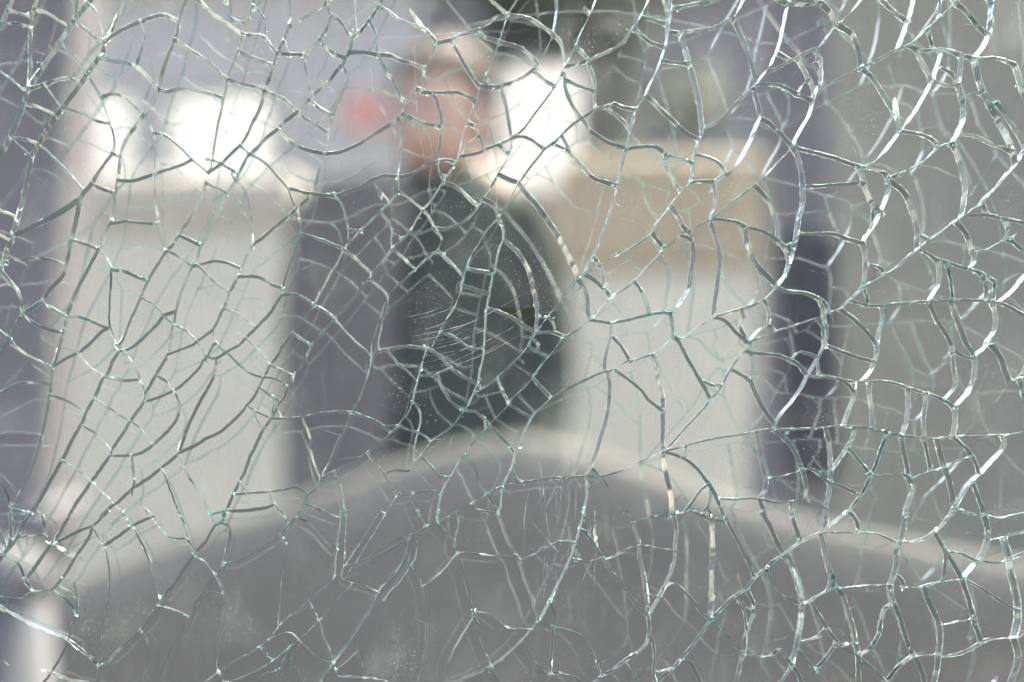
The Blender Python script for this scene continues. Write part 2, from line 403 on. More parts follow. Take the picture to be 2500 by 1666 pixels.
(1.5,118,82,122,106,123,116),(5,6,130,8,140,9,150,8,157),(3,0,132,4,140,4,157),(2,42,103,46,119),(2.5,44,83,56,86,62,92),(3,0,112,6,118,11,127),
(3,166,118,178,124,187,129),(1,150,26,156,38),(4,173,57,187,70),(2,4,116,5,129)],
(0, 840): [
(5,5,0,0,8),(2.5,12,0,24,8,36,15,47,20),(3.5,53,0,50,12,47,20,45,38,42,58,38,78,33,98,27,116,18,134,12,146,8,148),(3,47,20,60,12,70,7,80,0),
(2,70,7,80,18,94,30),(4,104,0,107,6,102,14,97,26,92,32,86,46,78,60,74,70,64,88,56,104,46,122,36,140,30,150,23,157),(3,107,6,116,4,124,0),
(2,112,5,122,18,127,32,131,44),(3.5,95,29,106,31,116,32,127,31),
(4,154,0,152,9,144,22,136,36,131,44,130,52,120,66,110,82,102,94,99,101,90,114,80,128,70,142,61,157),(2.5,152,9,164,4,176,0),(2.5,180,0,186,8),
(3,187,12,180,22,170,32,160,40,146,47,130,52),(3.5,141,27,152,33,158,42,162,54,161,66,154,76,142,88,132,96,120,101),(2,85,49,100,58,117,69),
(2.5,117,69,128,76,139,91),(2.5,44,45,56,49,66,54,78,62),(2.5,72,72,86,80,94,88,101,96),(3,99,101,110,101,120,101),
(3,120,101,120,112,121,125,120,132),(4,187,42,180,54,172,70,166,86,163,98),
(4,187,84,176,92,163,98,156,104,146,112,136,120,124,128,116,134,108,142,100,148,90,157),(2,146,112,154,132,163,157),(3,160,100,170,116,180,132,187,146),
(2.5,120,131,119,138,126,143,132,149,138,157),(2,55,105,68,113,80,122),(1.5,80,122,90,132,105,145),(2.5,103,146,112,157),(3,0,44,12,37,26,34,45,35),
(2,0,80,14,80,38,81),(3,0,128,6,140,8,148),(3,8,148,28,153),(4,8,148,7,157),(2,31,149,38,157)],
(500, 840): [
(2.5,7,0,2,10,0,14),(2.5,2,10,10,12,20,6,32,0),(2.5,12,0,18,7),(3.5,10,12,8,26,0,42),(2.5,21,6,32,18,42,26,53,31),
(3.5,71,0,64,12,59,18,52,32,46,44,38,55,26,68,12,80,0,86),(1.5,44,0,52,8,59,18),
(4,98,0,90,14,82,26,78,34,72,46,66,56,60,67,52,78,46,90,40,102,35,116,30,126,26,134,20,148,16,157),(2.5,49,38,60,46,70,52),(2,37,55,46,60,60,67),
(2,44,58,48,68,54,77),(1.5,59,18,72,24,82,29),(2,54,28,62,30,76,38),(2.5,60,67,72,67,88,66,102,63,118,61,135,61),(3,89,66,96,82,98,98,102,112,106,120),
(3.5,153,10,151,22,146,36,140,50,134,60,130,68,124,82,118,95,112,110,106,120,102,130,94,136),(2,152,0,153,10),(2,142,0,153,10),
(3,153,10,158,6,166,4,178,2,187,1),(2.5,166,4,176,16,187,26),(2.5,133,61,148,66,160,72,170,80),
(2.5,187,58,182,66,176,74,170,80,160,90,148,98,136,106,124,112,116,116,106,120),(2,163,74,176,74,187,79),(3,149,98,160,112,168,124,175,135),
(2,118,115,124,126,127,138,128,157),(2.5,163,117,174,114,187,117),(2.5,26,136,44,135,58,134,72,132,84,130,94,136),(3,31,124,40,135),
(2,58,134,64,146,72,157),(4,19,150,36,151,50,149,64,146),(3,94,136,90,146,82,157),(2.5,92,145,106,151,118,157),(2,0,142,4,156),(1.5,4,155,19,151),
(2.5,175,135,181,137,187,136),(2,104,123,122,122),(1.5,62,48,62,58,60,67),(1.5,66,56,70,67)],
(1000, 840): [
(4,0,1,16,3,28,10,40,22,52,30,62,35,66,40),(2.5,16,3,12,18,8,32,5,46,0,60),(3,10,28,22,27,32,23,40,20),(3,27,26,30,38,36,48,44,56,51,60),
(2.5,69,0,68,12,65,24,63,36,60,42,56,52,52,59,44,68,36,76,28,82,20,88),(3,50,0,60,4,69,4),(2.5,108,0,102,8,92,18,82,28,72,36,65,41,60,42),
(2,137,0,128,10,120,20,113,30,104,40,96,47,91,54,84,62,75,71,68,80,60,88,53,98,46,108,38,120,32,130,30,136),(2,112,0,120,8,128,11),
(3,80,29,84,38,86,42,89,50,91,54),(2,60,43,64,47,74,45,86,42),(4,113,29,122,40,130,48),
(2.5,187,23,176,25,162,31,148,38,138,43,130,48,122,56,115,63,112,68,106,80,100,94,96,98),(2.5,91,54,102,61,113,67),
(2.5,51,59,60,61,68,67,74,72,80,80,88,88,96,98),(3,69,67,70,76,64,84),
(4,182,0,179,18,182,26,184,38,183,54,181,68,176,84,172,98,166,112,162,120),(2.5,96,98,96,104,94,112,90,120,86,128,78,132,68,138,56,145,44,152,36,157),
(2,94,112,98,122,103,126),(2.5,86,128,98,126,112,124,126,122,144,121,162,120,174,120,187,117),(4.5,52,99,60,112,64,122,70,137),
(3,73,135,78,147,82,155),(2,84,129,84,145,82,155),(2.5,57,144,60,150,72,152,82,155),(2.5,4,52,10,60,11,70,9,80),(2,0,77,9,80,20,88),
(3,20,88,12,98,4,108,0,113),(2.5,8,79,5,96,5,107),(1.5,10,101,20,111,28,120,38,120),(2.5,0,135,12,134,20,133,30,136),(2,4,135,10,157),(2.5,29,136,26,157),
(2.5,162,120,163,136,160,157),(2,166,112,174,119,182,130),(1.5,173,120,163,131),(1.5,0,26,9,34),(1.5,44,152,47,157)],
(1500, 840): [
(4,5,0,12,8,17,16),(2,0,22,10,16,22,13,34,9,42,5,50,0),(5,36,8,40,22,43,36,46,50,46,62,46,76,46,97),(3,3,22,16,33,26,42,34,52,46,60),
(4,60,0,68,12,76,26,82,36,90,50),(2,126,0,120,5,112,16,104,28,98,40,90,50,82,60,72,70,62,81,54,91,46,97),(2,82,33,92,37,101,35),
(3.5,120,5,128,7,142,8,156,11,168,17,178,28),(3,126,7,127,20,126,33),(3,107,22,118,28,126,33),(5,126,33,132,47,138,58,143,66,148,72),
(4,187,12,183,20,178,28,172,40,162,54,154,63,148,72),(2,178,28,187,29),(2.5,163,13,170,6,178,8,187,12),(2,46,97,36,102,24,107,12,113,0,117),
(2,46,97,58,94,72,90,88,86,106,83,120,81,132,78,146,77,164,77,187,76),(6,46,97,48,112,52,128,54,140,55,157),
(3.5,48,98,64,103,76,112,84,122,92,134,97,146,101,157),(3,67,91,66,105),(5,132,78,134,92,137,108,140,124,139,134,136,141),
(4,146,77,156,85,164,94,170,106,174,118,177,132,176,142),(1.5,140,122,154,120,174,116),(2.5,172,112,182,113,187,117),
(2,94,140,110,141,124,140,136,141,150,144,164,142,178,142,187,146),(2.5,87,127,80,134,74,142,68,150,62,154,48,154,34,157),
(2.5,90,131,88,144,84,152,80,155),(2,68,150,80,155,85,157),(4,132,140,138,152,140,157),(4,163,142,164,157),(4,87,148,89,157),(4,148,72,148,78),
(2.5,160,77,158,87)],
(2000, 840): [
(3.5,8,0,22,6,36,11,53,15),(5,56,0,54,10,52,16,48,26,40,34),(3,7,0,2,10,0,14,4,30),(2.5,0,29,14,30,28,33,40,34,54,33,66,34,80,38,92,42,102,45,114,50,126,57),
(5,34,34,34,46,30,58,24,74),(2,20,31,28,37,34,43),(5,48,34,48,46,50,60,51,77),(5,84,39,83,54,82,68,79,83),(4,100,44,98,58,97,70,98,85),
(5,126,57,126,70,122,84),(4,122,0,124,14,125,28,126,38,116,51),(5,157,0,150,6,144,10,144,20,142,34,136,46,126,57),(3,136,0,144,10),
(2,124,5,134,11,144,14),(6,160,0,168,12,172,24,176,33),(4,187,29,176,33,168,44,158,58,146,70,132,83),
(2,0,76,14,74,30,74,44,76,58,79,72,82,86,84,104,86,122,84,138,84,156,83,174,82,187,79),(5,8,75,11,90,12,104,13,116),(4,34,75,33,84,26,96,18,108,13,116),
(3,64,81,58,96,54,108,49,119,42,134,32,148,22,157),(5,75,83,79,96,82,110,84,122,88,133),(3,97,86,100,100,104,115),
(6,110,86,113,100,117,112,121,124,124,138,126,148),(5,171,82,170,94,162,104,154,113,148,119,138,128,132,138,126,148,122,157),
(2.5,84,122,100,116,114,113,126,108,142,102),(2,49,119,64,119,80,119,86,126,88,133),(3,28,94,38,106,49,119),(5,88,133,84,142,80,157),
(5,13,116,12,130,9,145,8,157),(3,0,115,8,124,16,127,28,132,43,139),(2,0,147,10,149),(4,142,126,148,142,153,157),(2,126,148,140,154,155,155),
(3,183,31,187,45),(3,126,84,140,100,148,118),(2,0,116,13,112),(3,29,151,34,157)],
(0, 1246): [
(4,28,2,18,14,13,26,2,40),(4,8,0,8,24,2,40),(4,65,0,54,18,46,30,42,35,34,46,28,55,22,63,24,68),(3,98,0,90,8,84,13,74,17,62,23,46,30),
(3.5,84,13,80,24,72,36,66,45,58,58,50,68,46,72),(2.5,34,0,39,10,42,28,44,32),(2,12,26,22,23,41,21),(5,48,30,58,38,69,44),
(3,2,40,10,45,16,50,20,60,24,68,29,74),(2.5,29,74,36,73,46,72),(3,46,72,54,78,62,85,68,92),(3,50,68,62,75,68,80),
(3,66,63,69,80,68,94,64,106,61,119,54,134,44,150,38,157),(3.5,52,62,66,63),(4,61,119,70,126,80,134,89,142),
(2,82,16,90,27,95,36,98,50,99,66,98,82,95,98,92,116,91,130,89,142),(2.5,110,0,117,13,120,14),(4,92,33,108,22,119,14,128,9,142,4),
(2.5,132,0,140,10,148,18,152,23,160,25,171,25),(3,162,0,167,14,170,26,176,40),
(4,187,28,180,34,176,40,166,54,158,66,150,75,146,82,140,92,130,106,118,117,106,128,96,138,89,142),(2.5,119,14,132,38,138,54,142,68,146,81),
(2,143,87,156,90,173,97),(4,187,68,182,76,176,88,169,101,162,114,154,130,148,144,145,157),(3,127,109,135,124,134,138,128,154,127,157),
(3,42,147,54,152,64,156,76,157),(5,89,142,88,157),(2,176,40,187,47),(4,0,88,10,95,30,106,62,118),(3,0,2,30,2),(1.5,0,78,18,80,29,74)],
(500, 1246): [
(3,0,27,8,14,15,10,18,4,20,0),(2,4,2,10,13),(3,14,10,22,14,22,24,19,36,16,48,12,55,8,60,0,72),(2.5,16,48,28,46,40,40,52,32,62,26,70,20,76,13,82,6,88,0),
(2.5,70,0,74,8,76,13),(2,0,46,10,57),(2.5,8,60,14,70,17,80,15,100,12,120,11,138,12,148),(4,0,73,16,76),
(2.5,68,21,74,30,74,38,72,54,70,66,69,82,67,96,67,106),(3.5,85,4,98,12,108,23,116,32,127,40),(3.5,108,0,118,5,129,8),
(2,124,0,124,14,121,34,120,52,118,62),(1,130,0,129,14,128,38,127,50),(2.5,160,0,150,16,140,32,132,45,127,52),(1.5,167,0,156,18,146,34,136,50,128,62),
(2.5,187,20,176,26,160,36,146,44,127,52),(1.5,187,24,170,36,150,50,128,62),(3,127,50,126,62,133,66),
(3,127,52,116,64,104,74,90,86,80,94,73,100,67,106,60,116,48,126,34,134,20,141,12,148,0,156),(2.5,133,66,142,68,152,71,160,76,163,83),
(3,183,22,186,34,182,46,174,58,164,68,158,76,154,86,146,100,138,112,130,124,122,134,118,139,110,152,106,157),(1.5,187,54,178,66,168,76,163,83),
(1.5,95,82,104,100,110,116,115,130,118,139),(3,60,116,76,111,84,116,94,126,104,135,118,139),(2,82,115,74,132,66,146,56,148,44,157),
(2.5,50,124,56,132,62,138,65,147),(1.5,88,120,76,138,65,147),(3,118,139,121,150,126,152,136,152,144,153,156,154,168,156,174,159),
(1.5,141,128,146,144,146,153),(1.5,141,128,130,138,120,146),(3,12,148,18,157)],
(1000, 1246): [
(2.5,44,0,34,6,24,11,15,14,6,20,0,24),(2,8,0,15,14),(2,26,0,25,11),(3,45,0,46,14,42,28,45,38),(1.5,25,11,36,22,43,32),
(2,45,38,38,47,30,56,20,64,12,69),(2,3,48,8,60,12,70,14,84,16,100,16,120,13,140,9,157),(2,45,38,60,39,74,41,88,41,98,40),
(4,80,0,83,6,88,20,94,34,98,40,102,48,106,62,112,76,116,90,119,100),(2.5,102,45,116,39,126,33,136,28,153,28),
(2.5,160,0,157,14,153,28,148,42,140,60,132,76,126,88,119,100,112,108,104,118,94,128,82,138,74,143,60,150,44,157),
(2,45,38,50,58,54,74,58,90,59,97,50,112,42,126,36,140,33,157),(1.5,58,90,72,94,82,101,90,107,112,108),(2,58,94,64,112,70,128,75,142,82,157),
(2,103,120,112,134,122,146,129,150),(1.5,119,101,130,106,142,108,156,114,168,130,174,146,178,151),(2.5,131,106,131,124,129,150),
(1.5,128,82,132,94,132,107),(3,129,150,138,149,148,150,158,157),(2,159,2,165,14,165,25),(4,160,18,168,28,174,38,178,42,184,54,187,58),
(2,170,0,171,24,174,38),(3.5,148,43,160,46,170,45,178,42),(3.5,187,146,178,151,170,157),(2,4,20,7,30,6,44,0,52),(3,129,150,128,157),(2,75,142,72,157)],
(1500, 1246): [
(4.5,12,0,18,8,21,18,24,30,25,44,29,62,31,80,33,97),(2.5,19,10,34,6,46,3,56,3,64,2,70,0),
(4,55,0,58,18,57,32,57,42,54,54,48,68,42,80,36,90,33,97),(2,0,42,8,38,18,33,30,32,44,35,58,36),(2.5,0,56,8,68,18,82,26,92,33,97),
(3.5,33,97,33,114,29,124,20,132,10,138,0,146),(1.5,31,76,44,79),(2.5,72,0,82,5,90,8,104,10),(2,90,8,103,4),
(6,88,0,91,14,92,34,91,56,91,76,90,92,89,100),(3,99,0,104,9,112,24,120,40,126,54,130,61),(5,136,0,144,14,150,28,156,39),
(3,187,20,172,29,160,37,150,44,140,53,130,61,122,71,112,78,104,85,97,92,89,100,84,108,74,122,64,134,54,145,46,152,40,157),(5,163,0,167,14,172,29),
(7,156,39,165,52,170,66,173,80,173,96,171,112,168,126,164,141),(2.5,60,69,70,79,80,92,89,100),(1.5,46,70,56,66,60,69),
(4,122,71,128,84,128,96,124,106,121,116,120,128,116,142,113,157),(1.5,112,78,119,92,121,104,123,110),(1.5,111,79,122,88,129,89),
(1,89,100,98,106,102,113),(2.5,102,113,110,122,119,131),(3,119,131,132,133,144,133,152,126),(2,152,126,158,134,164,141),(3,187,78,180,83,173,86),
(2,148,74,160,81,173,86),(1.5,140,53,143,64,148,74),(3,187,115,180,118,170,119),(2,164,141,158,150,152,157),(4,164,141,170,150,172,157),(2.5,168,126,178,138,187,150),
(2.5,33,112,36,120,38,134,37,150,38,157),(2,37,146,44,147,54,144),(4,62,136,70,138,76,148,80,157),(2,10,138,18,150,24,157)],
(2000, 1246): [
(5,9,0,7,16,5,20),(6,5,20,7,34,10,48,14,62,18,70,23,76,27,88,32,104,35,118,38,133),(3,28,1,20,7,12,13,5,20,0,21),(4,31,0,36,10,38,21),
(1.5,5,19,24,20,40,20,56,22,70,28,77,28),(6,82,0,80,14,77,28,73,36,73,48,70,60,67,68,68,78,70,84),(3,77,28,86,29,98,26,106,20,114,13,120,6,126,0),
(4,107,19,114,32,118,37,124,48,130,58,133,63),(3,118,37,116,52,115,66),(2,118,37,130,39,140,43,147,46),(2,147,46,158,47,170,47,178,45),
(1.5,126,1,140,3,152,4,164,7,176,4,187,2),(6,152,4,156,16,156,27,152,38,147,46,140,54,133,63),(2,155,27,172,24,187,20),
(8,171,25,176,42,178,56,181,70,184,84,184,100,180,116),(3,176,43,187,40),(2,0,78,10,73,20,71,34,69,50,68,67,68,78,70,94,70,106,67,118,65,133,63),
(2,13,58,11,66,10,73),(2,71,58,76,62,80,70),(6,98,69,102,82,108,94,112,104,113,118,112,133),(5,133,63,138,80,142,94,146,108,151,121),
(2,133,63,148,70,160,78,172,86,184,91),(4,70,84,62,90,58,102,56,114,48,126,38,133),(5,70,84,76,98,80,112,86,128,92,138,97,150,98,157),
(3.5,64,157,72,145,86,134,96,132,112,132,114,134,128,132,142,126,152,120,164,117,180,116,187,112),(5,110,132,110,144,107,157),
(3,0,93,9,108,18,119,28,127,38,133),(4,0,117,9,108),(3,0,144,10,132,18,119),(5,38,133,38,157),(2,38,133,52,146,62,157),
(7,180,116,184,130,182,144,178,157),(1.5,113,104,128,102,145,99),(3,22,124,36,121)],
}
U = 10.0 / 3.734

def smooth_poly(pts, step=9.0):
    P = np.array(pts, float)
    if len(P) == 2:
        P = np.array([P[0], (P[0] + P[1]) / 2 + rng.normal(0, 0.5, 2), P[1]])
    Q = np.vstack([2 * P[0] - P[1], P, 2 * P[-1] - P[-2]])
    out = []
    for i in range(1, len(Q) - 2):
        p0, p1, p2, p3 = Q[i - 1:i + 3]
        n = max(1, int(np.hypot(*(p2 - p1)) / step + 0.5))
        for k in range(n):
            t = k / n
            out.append(0.5 * (2 * p1 + (p2 - p0) * t + (2 * p0 - 5 * p1 + 4 * p2 - p3) * t * t + (3 * p1 - p0 - 3 * p2 + p3) * t ** 3))
    out.append(P[-1])
    O = np.array(out)
    O[1:-1] += rng.normal(0, 0.45, O[1:-1].shape)
    return O

MARG = 230.0
lines = []                                     # [width, Nx2 array]
for (x0, y0), block in WEB.items():
    for c in block:
        xy = np.array(c[1:], float).reshape(-1, 2) * U + (x0, y0)
        lines.append([c[0], xy])

# join ends that meet (also over the borders of the fields)
ends = [(i, e) for i in range(len(lines)) for e in (0, -1)]
EP = np.array([lines[i][1][e] for i, e in ends])
used = np.zeros(len(ends), bool)
for a in range(len(ends)):
    if used[a]:
        continue
    dd = np.hypot(*(EP - EP[a]).T)
    grp = [b for b in np.nonzero(dd < 13)[0] if not used[b]]
    m = EP[grp].mean(0)
    for b in grp:
        used[b] = True
        i, e = ends[b]
        if len(lines[i][1]) > 2 or True:
            lines[i][1][e] = m
lines = [[w, smooth_poly(p)] for w, p in lines if np.hypot(*(p[0] - p[-1])) > 4]

# let the cracks run on past the picture to the rim of the pane
X0, X1, Y0, Y1 = -MARG, IMG_W + MARG, -MARG, IMG_H + MARG
for L in lines:
    for e in (0, -1):
        p = L[1][e]
        if min(p[0], IMG_W - p[0], p[1], IMG_H - p[1]) < 7:
            q = L[1][min(3, len(L[1]) - 1)] if e == 0 else L[1][max(-4, -len(L[1]))]
            d = (p - q) / (np.hypot(*(p - q)) + 1e-6)
            nrm = np.array([-1.0 if p[0] < 7 else 1.0 if p[0] > IMG_W - 7 else 0, -1.0 if p[1] < 7 else 1.0 if p[1] > IMG_H - 7 else 0])
            d = d + 0.25 * nrm
            if d @ nrm < 0.3:
                d = d + (0.6 - d @ nrm) * nrm
            d /= np.hypot(*d)
            ang = math.atan2(d[1], d[0]); bend = random.uniform(-0.02, 0.02)
            ext = []
            cur = p.copy()
            for k in range(60):
                ang += bend + random.gauss(0, 0.02)
                cur = cur + 12 * np.array([math.cos(ang), math.sin(ang)])
                ext.append(cur.copy())
                if not (X0 < cur[0] < X1 and Y0 < cur[1] < Y1):
                    break
            ext = np.array(ext)
            L[1] = np.vstack([ext[::-1], L[1]]) if e == 0 else np.vstack([L[1], ext])
# rungs across the margin
for k in range(90):
    side = random.random()
    if side < 0.5:
        c = np.array([random.uniform(X0, X1), random.choice([random.uniform(Y0, -15), random.uniform(IMG_H + 15, Y1)])])
    else:
        c = np.array([random.choice([random.uniform(X0, -15), random.uniform(IMG_W + 15, X1)]), random.uniform(Y0, Y1)])
    a = math.atan2(c[1] - IMG_H / 2, c[0] - IMG_W / 2) + math.pi / 2 + random.gauss(0, 0.3)
    v = np.array([math.cos(a), math.sin(a)]) * random.uniform(25, 60)
    lines.append([3, smooth_poly([c - v, c, c + v])])

def seg_arrays():
    A = np.vstack([p[:-1] for w, p in lines]); B = np.vstack([p[1:] for w, p in lines])
    I = np.concatenate([np.full(len(p) - 1, i) for i, (w, p) in enumerate(lines)])
    return A, B, I

# stretch loose ends to the crack they run into
for rep in range(2):
    A, B, I = seg_arrays()
    AB = B - A
    L2 = (AB ** 2).sum(1) + 1e-9
    for i, L in enumerate(lines):
        for e in (0, -1):
            p = L[1][e]
            if not (X0 < p[0] < X1 and Y0 < p[1] < Y1):
                continue
            msk = I != i
            t = np.clip(((p - A) * AB).sum(1) / L2, 0, 1)
            C = A + AB * t[:, None]
            dist = np.where(msk, np.hypot(*(C - p).T), 1e9)
            j = int(dist.argmin())
            if dist[j] < 1e-3:
                continue
            if dist[j] < 17:
                d = C[j] - p
                q = C[j] + d / (np.hypot(*d) + 1e-6) * 0.7
            else:
                b = L[1][min(2, len(L[1]) - 1)] if e == 0 else L[1][max(-3, -len(L[1]))]
                d = (p - b) / (np.hypot(*(p - b)) + 1e-6)
                den = d[0] * AB[:, 1] - d[1] * AB[:, 0]
                den = np.where(abs(den) < 1e-9, 1e-9, den)
                rel = A - p
                tt = (rel[:, 0] * AB[:, 1] - rel[:, 1] * AB[:, 0]) / den
                uu = (rel[:, 0] * d[1] - rel[:, 1] * d[0]) / den
                ok = msk & (tt > 0) & (tt < 70) & (uu >= 0) & (uu <= 1)
                if not ok.any():
                    continue
                q = p + d * (np.where(ok, tt, 1e9).min() + 0.7)
            L[1] = np.vstack([[q], L[1]]) if e == 0 else np.vstack([L[1], [q]])

# rim of the pane
rim = np.array([(X0, Y0), (X1, Y0), (X1, Y1), (X0, Y1), (X0, Y0)], float)
rimline = []
for a, b in zip(rim[:-1], rim[1:]):
    n = 24
    rimline += [a + (b - a) * k / n for k in range(n)]
rimline.append(rim[0])
RIM = len(lines)
lines.append([0, np.array(rimline)])

# planar graph
A, B, I = seg_arrays()
n = len(A)
cuts = [[0.0, 1.0] for _ in range(n)]
AB = B - A
lo, hi = np.minimum(A, B), np.maximum(A, B)
for i in range(n):
    c = np.nonzero((lo[i + 1:, 0] <= hi[i, 0]) & (hi[i + 1:, 0] >= lo[i, 0]) & (lo[i + 1:, 1] <= hi[i, 1]) & (hi[i + 1:, 1] >= lo[i, 1]))[0] + i + 1
    if len(c) == 0:
        continue
    den = AB[i, 0] * AB[c, 1] - AB[i, 1] * AB[c, 0]
    ok = abs(den) > 1e-9
    den = np.where(ok, den, 1)
    rel = A[c] - A[i]
    t = (rel[:, 0] * AB[c, 1] - rel[:, 1] * AB[c, 0]) / den
    u = (rel[:, 0] * AB[i, 1] - rel[:, 1] * AB[i, 0]) / den
    ok &= (t >= 0) & (t <= 1) & (u >= 0) & (u <= 1)
    for k in np.nonzero(ok)[0]:
        cuts[i].append(float(t[k])); cuts[c[k]].append(float(u[k]))
vid, VP, grid = {}, [], {}
def vertex(p):
    g = (int(p[0] // 3), int(p[1] // 3))
    for dx in (-1, 0, 1):
        for dy in (-1, 0, 1):
            for v in grid.get((g[0] + dx, g[1] + dy), ()):
                if abs(VP[v][0] - p[0]) + abs(VP[v][1] - p[1]) < 2.4:
                    return v
    VP.append((float(p[0]), float(p[1])))
    grid.setdefault(g, []).append(len(VP) - 1)
    return len(VP) - 1
edge_w = {}
for i in range(n):
    ts = sorted(set(cuts[i]))
    ids = [vertex(A[i] + AB[i] * t) for t in ts]
    for a, b in zip(ids[:-1], ids[1:]):
        if a != b:
            k = (min(a, b), max(a, b))
            edge_w[k] = max(edge_w.get(k, 0), lines[I[i]][0])
VP = np.array(VP)
inside = (VP[:, 0] > X0 - 1) & (VP[:, 0] < X1 + 1) & (VP[:, 1] > Y0 - 1) & (VP[:, 1] < Y1 + 1)
adj = {}
for a, b in edge_w:
    if inside[a] and inside[b]:
        adj.setdefault(a, set()).add(b); adj.setdefault(b, set()).add(a)

# blind cracks (one loose end) do not part the glass: taken out of the graph, kept as fissures
blind = []
changed = True
while changed:
    changed = False
    for v in [v for v in adj if len(adj[v]) == 1]:
        chain = [v]
        cur = v
        while len(adj[cur]) == 1:
            nx = next(iter(adj[cur]))
            adj[nx].discard(cur); adj[cur].clear()
            chain.append(nx); cur = nx
        blind.append(chain)
        changed = True
    adj = {v: s for v, s in adj.items() if s}
# keep what hangs together with the rim
start = vertex(np.array([X0, Y0]))
seen, stack = {start}, [start]
while stack:
    for b in adj[stack.pop()]:
        if b not in seen:
            seen.add(b); stack.append(b)
for v in [v for v in adj if v not in seen]:
    for b in list(adj[v]):
        if v < b:
            blind.append([v, b])
adj = {v: s for v, s in adj.items() if v in seen}

# faces
order = {}
for v, s in adj.items():
    order[v] = sorted(s, key=lambda b: math.atan2(VP[b][1] - VP[v][1], VP[b][0] - VP[v][0]))
def nxt(a, b):
    o = order[b]
    return o[(o.index(a) - 1) % len(o)]
visited, faces = set(), []
for a in order:
    for b in order[a]:
        if (a, b) in visited:
            continue
        loop, p, q = [], a, b
        while (p, q) not in visited:
            visited.add((p, q))
            loop.append(p)
            p, q = q, nxt(p, q)
        P = VP[loop]
        x, y = P[:, 0], P[:, 1]
        ar = 0.5 * float((x * np.roll(y, -1) - y * np.roll(x, -1)).sum())
        faces.append((ar, loop))
sgn = 1 if sum(1 for a, _ in faces if a > 0) > len(faces) / 2 else -1
faces = [(a * sgn, l) for a, l in faces if a * sgn > 25]
faces.sort(key=lambda f: -f[0])

# lean of every fracture wall: moves the far edge of the crack so that the wall shows as wide as in the photograph
PXM = D / FPX
T = 0.0050
FT = np.array(FOOT)
lean = np.zeros((len(VP), 2))
wsum = np.zeros(len(VP))
for (a, b), w in edge_w.items():
    if w == 0 or a not in adj or b not in adj:
        continue
    d = VP[b] - VP[a]
    nn = np.array([-d[1], d[0]]) / (np.hypot(*d) + 1e-6)
    mid = (VP[a] + VP[b]) / 2
    s = float(-(mid - FT) @ nn) * T / (D + T)
    want = math.copysign(2.3 * w, s if abs(s) > 0.6 else (1 if (a * 7919) % 2 else -1))
    o = max(-9, min(9, 0.75 * (want - s)))
    for v in (a, b):
        lean[v] += nn * o; wsum[v] += 1
lean /= np.maximum(wsum, 1)[:, None]
for v in adj:
    if len(adj[v]) != 2:
        lean[v] *= 0.45
for rep in range(3):
    l2 = lean.copy()
    for v in adj:
        if len(adj[v]) == 2:
            p, q = adj[v]
            l2[v] = 0.5 * lean[v] + 0.25 * (lean[p] + lean[q])
    lean = l2
rag = rng.normal(0, 1, (len(VP), 2))

def to3(p, depth):
    """photo pixel on the pane's front face -> pane coordinates (z = 0 front face, -z away from the lens)"""
    return np.column_stack([(p[:, 0] - FOOT[0]) * PXM, (FOOT[1] - p[:, 1]) * PXM, np.full(len(p), -depth)])

def inset(P, amt):
    """move a loop towards its inside"""
    d = np.roll(P, -1, 0) - P
    l = np.hypot(*d.T)[:, None] + 1e-6
    nrm = np.column_stack([-d[:, 1], d[:, 0]]) / l * sgn
    m = nrm + np.roll(nrm, 1, 0)
    k = (m * m).sum(1, keepdims=True)
    m = m / np.maximum(k, 0.7) * 2 * 0.5 * 2
    return P + m * np.asarray(amt).reshape(-1, 1) * 0.5

def shard_mesh(loop):
    P = VP[loop]
    Bk = P + lean[loop]
    r1, r2 = np.abs(rag[loop].T)
    deg = np.array([len(adj[v]) for v in loop])
    gap = 0.35 + 0.15 * r1
    lip1 = 0.9 + 0.75 * r1 + 1.1 * (deg > 2)
    lip2 = 0.8 + 0.7 * r2 + 0.9 * (deg > 2)
    rings = [to3(inset(P, gap + lip1), 0.0), to3(inset(P, gap), 0.00035), to3(inset(Bk, gap), T - 0.0004), to3(inset(Bk, gap + lip2), T)]
    k = len(loop)
    V = np.vstack([rings[0], rings[1], rings[1], rings[2], rings[2], rings[3]])
    F, M, Sm = [], [], []
    tri = tessellate_polygon([[Vector(p) for p in rings[0]]])
    tri2 = tessellate_polygon([[Vector(p) for p in rings[3]]])
    def face(f, m, s):
        if len(set(f)) == len(f):
            F.append(f); M.append(m); Sm.append(s)
    for t in tri:
        a, b, c = rings[0][t[0]], rings[0][t[1]], rings[0][t[2]]
        z = (b[0] - a[0]) * (c[1] - a[1]) - (b[1] - a[1]) * (c[0] - a[0])
        face(tuple(t) if z > 0 else (t[0], t[2], t[1]), 0, False)
    for t in tri2:
        a, b, c = rings[3][t[0]], rings[3][t[1]], rings[3][t[2]]
        z = (b[0] - a[0]) * (c[1] - a[1]) - (b[1] - a[1]) * (c[0] - a[0])
        f = tuple(i + 5 * k for i in t)
        face(f if z < 0 else (f[0], f[2], f[1]), 3, False)
    for off0, off1, m, s in ((0, k, 1, False), (2 * k, 3 * k, 2, True), (4 * k, 5 * k, 1, False)):
        for i in range(k):
            j = (i + 1) % k
            face((off0 + i, off1 + i, off1 + j, off0 + j), m, s)
    return V, F, M, Sm

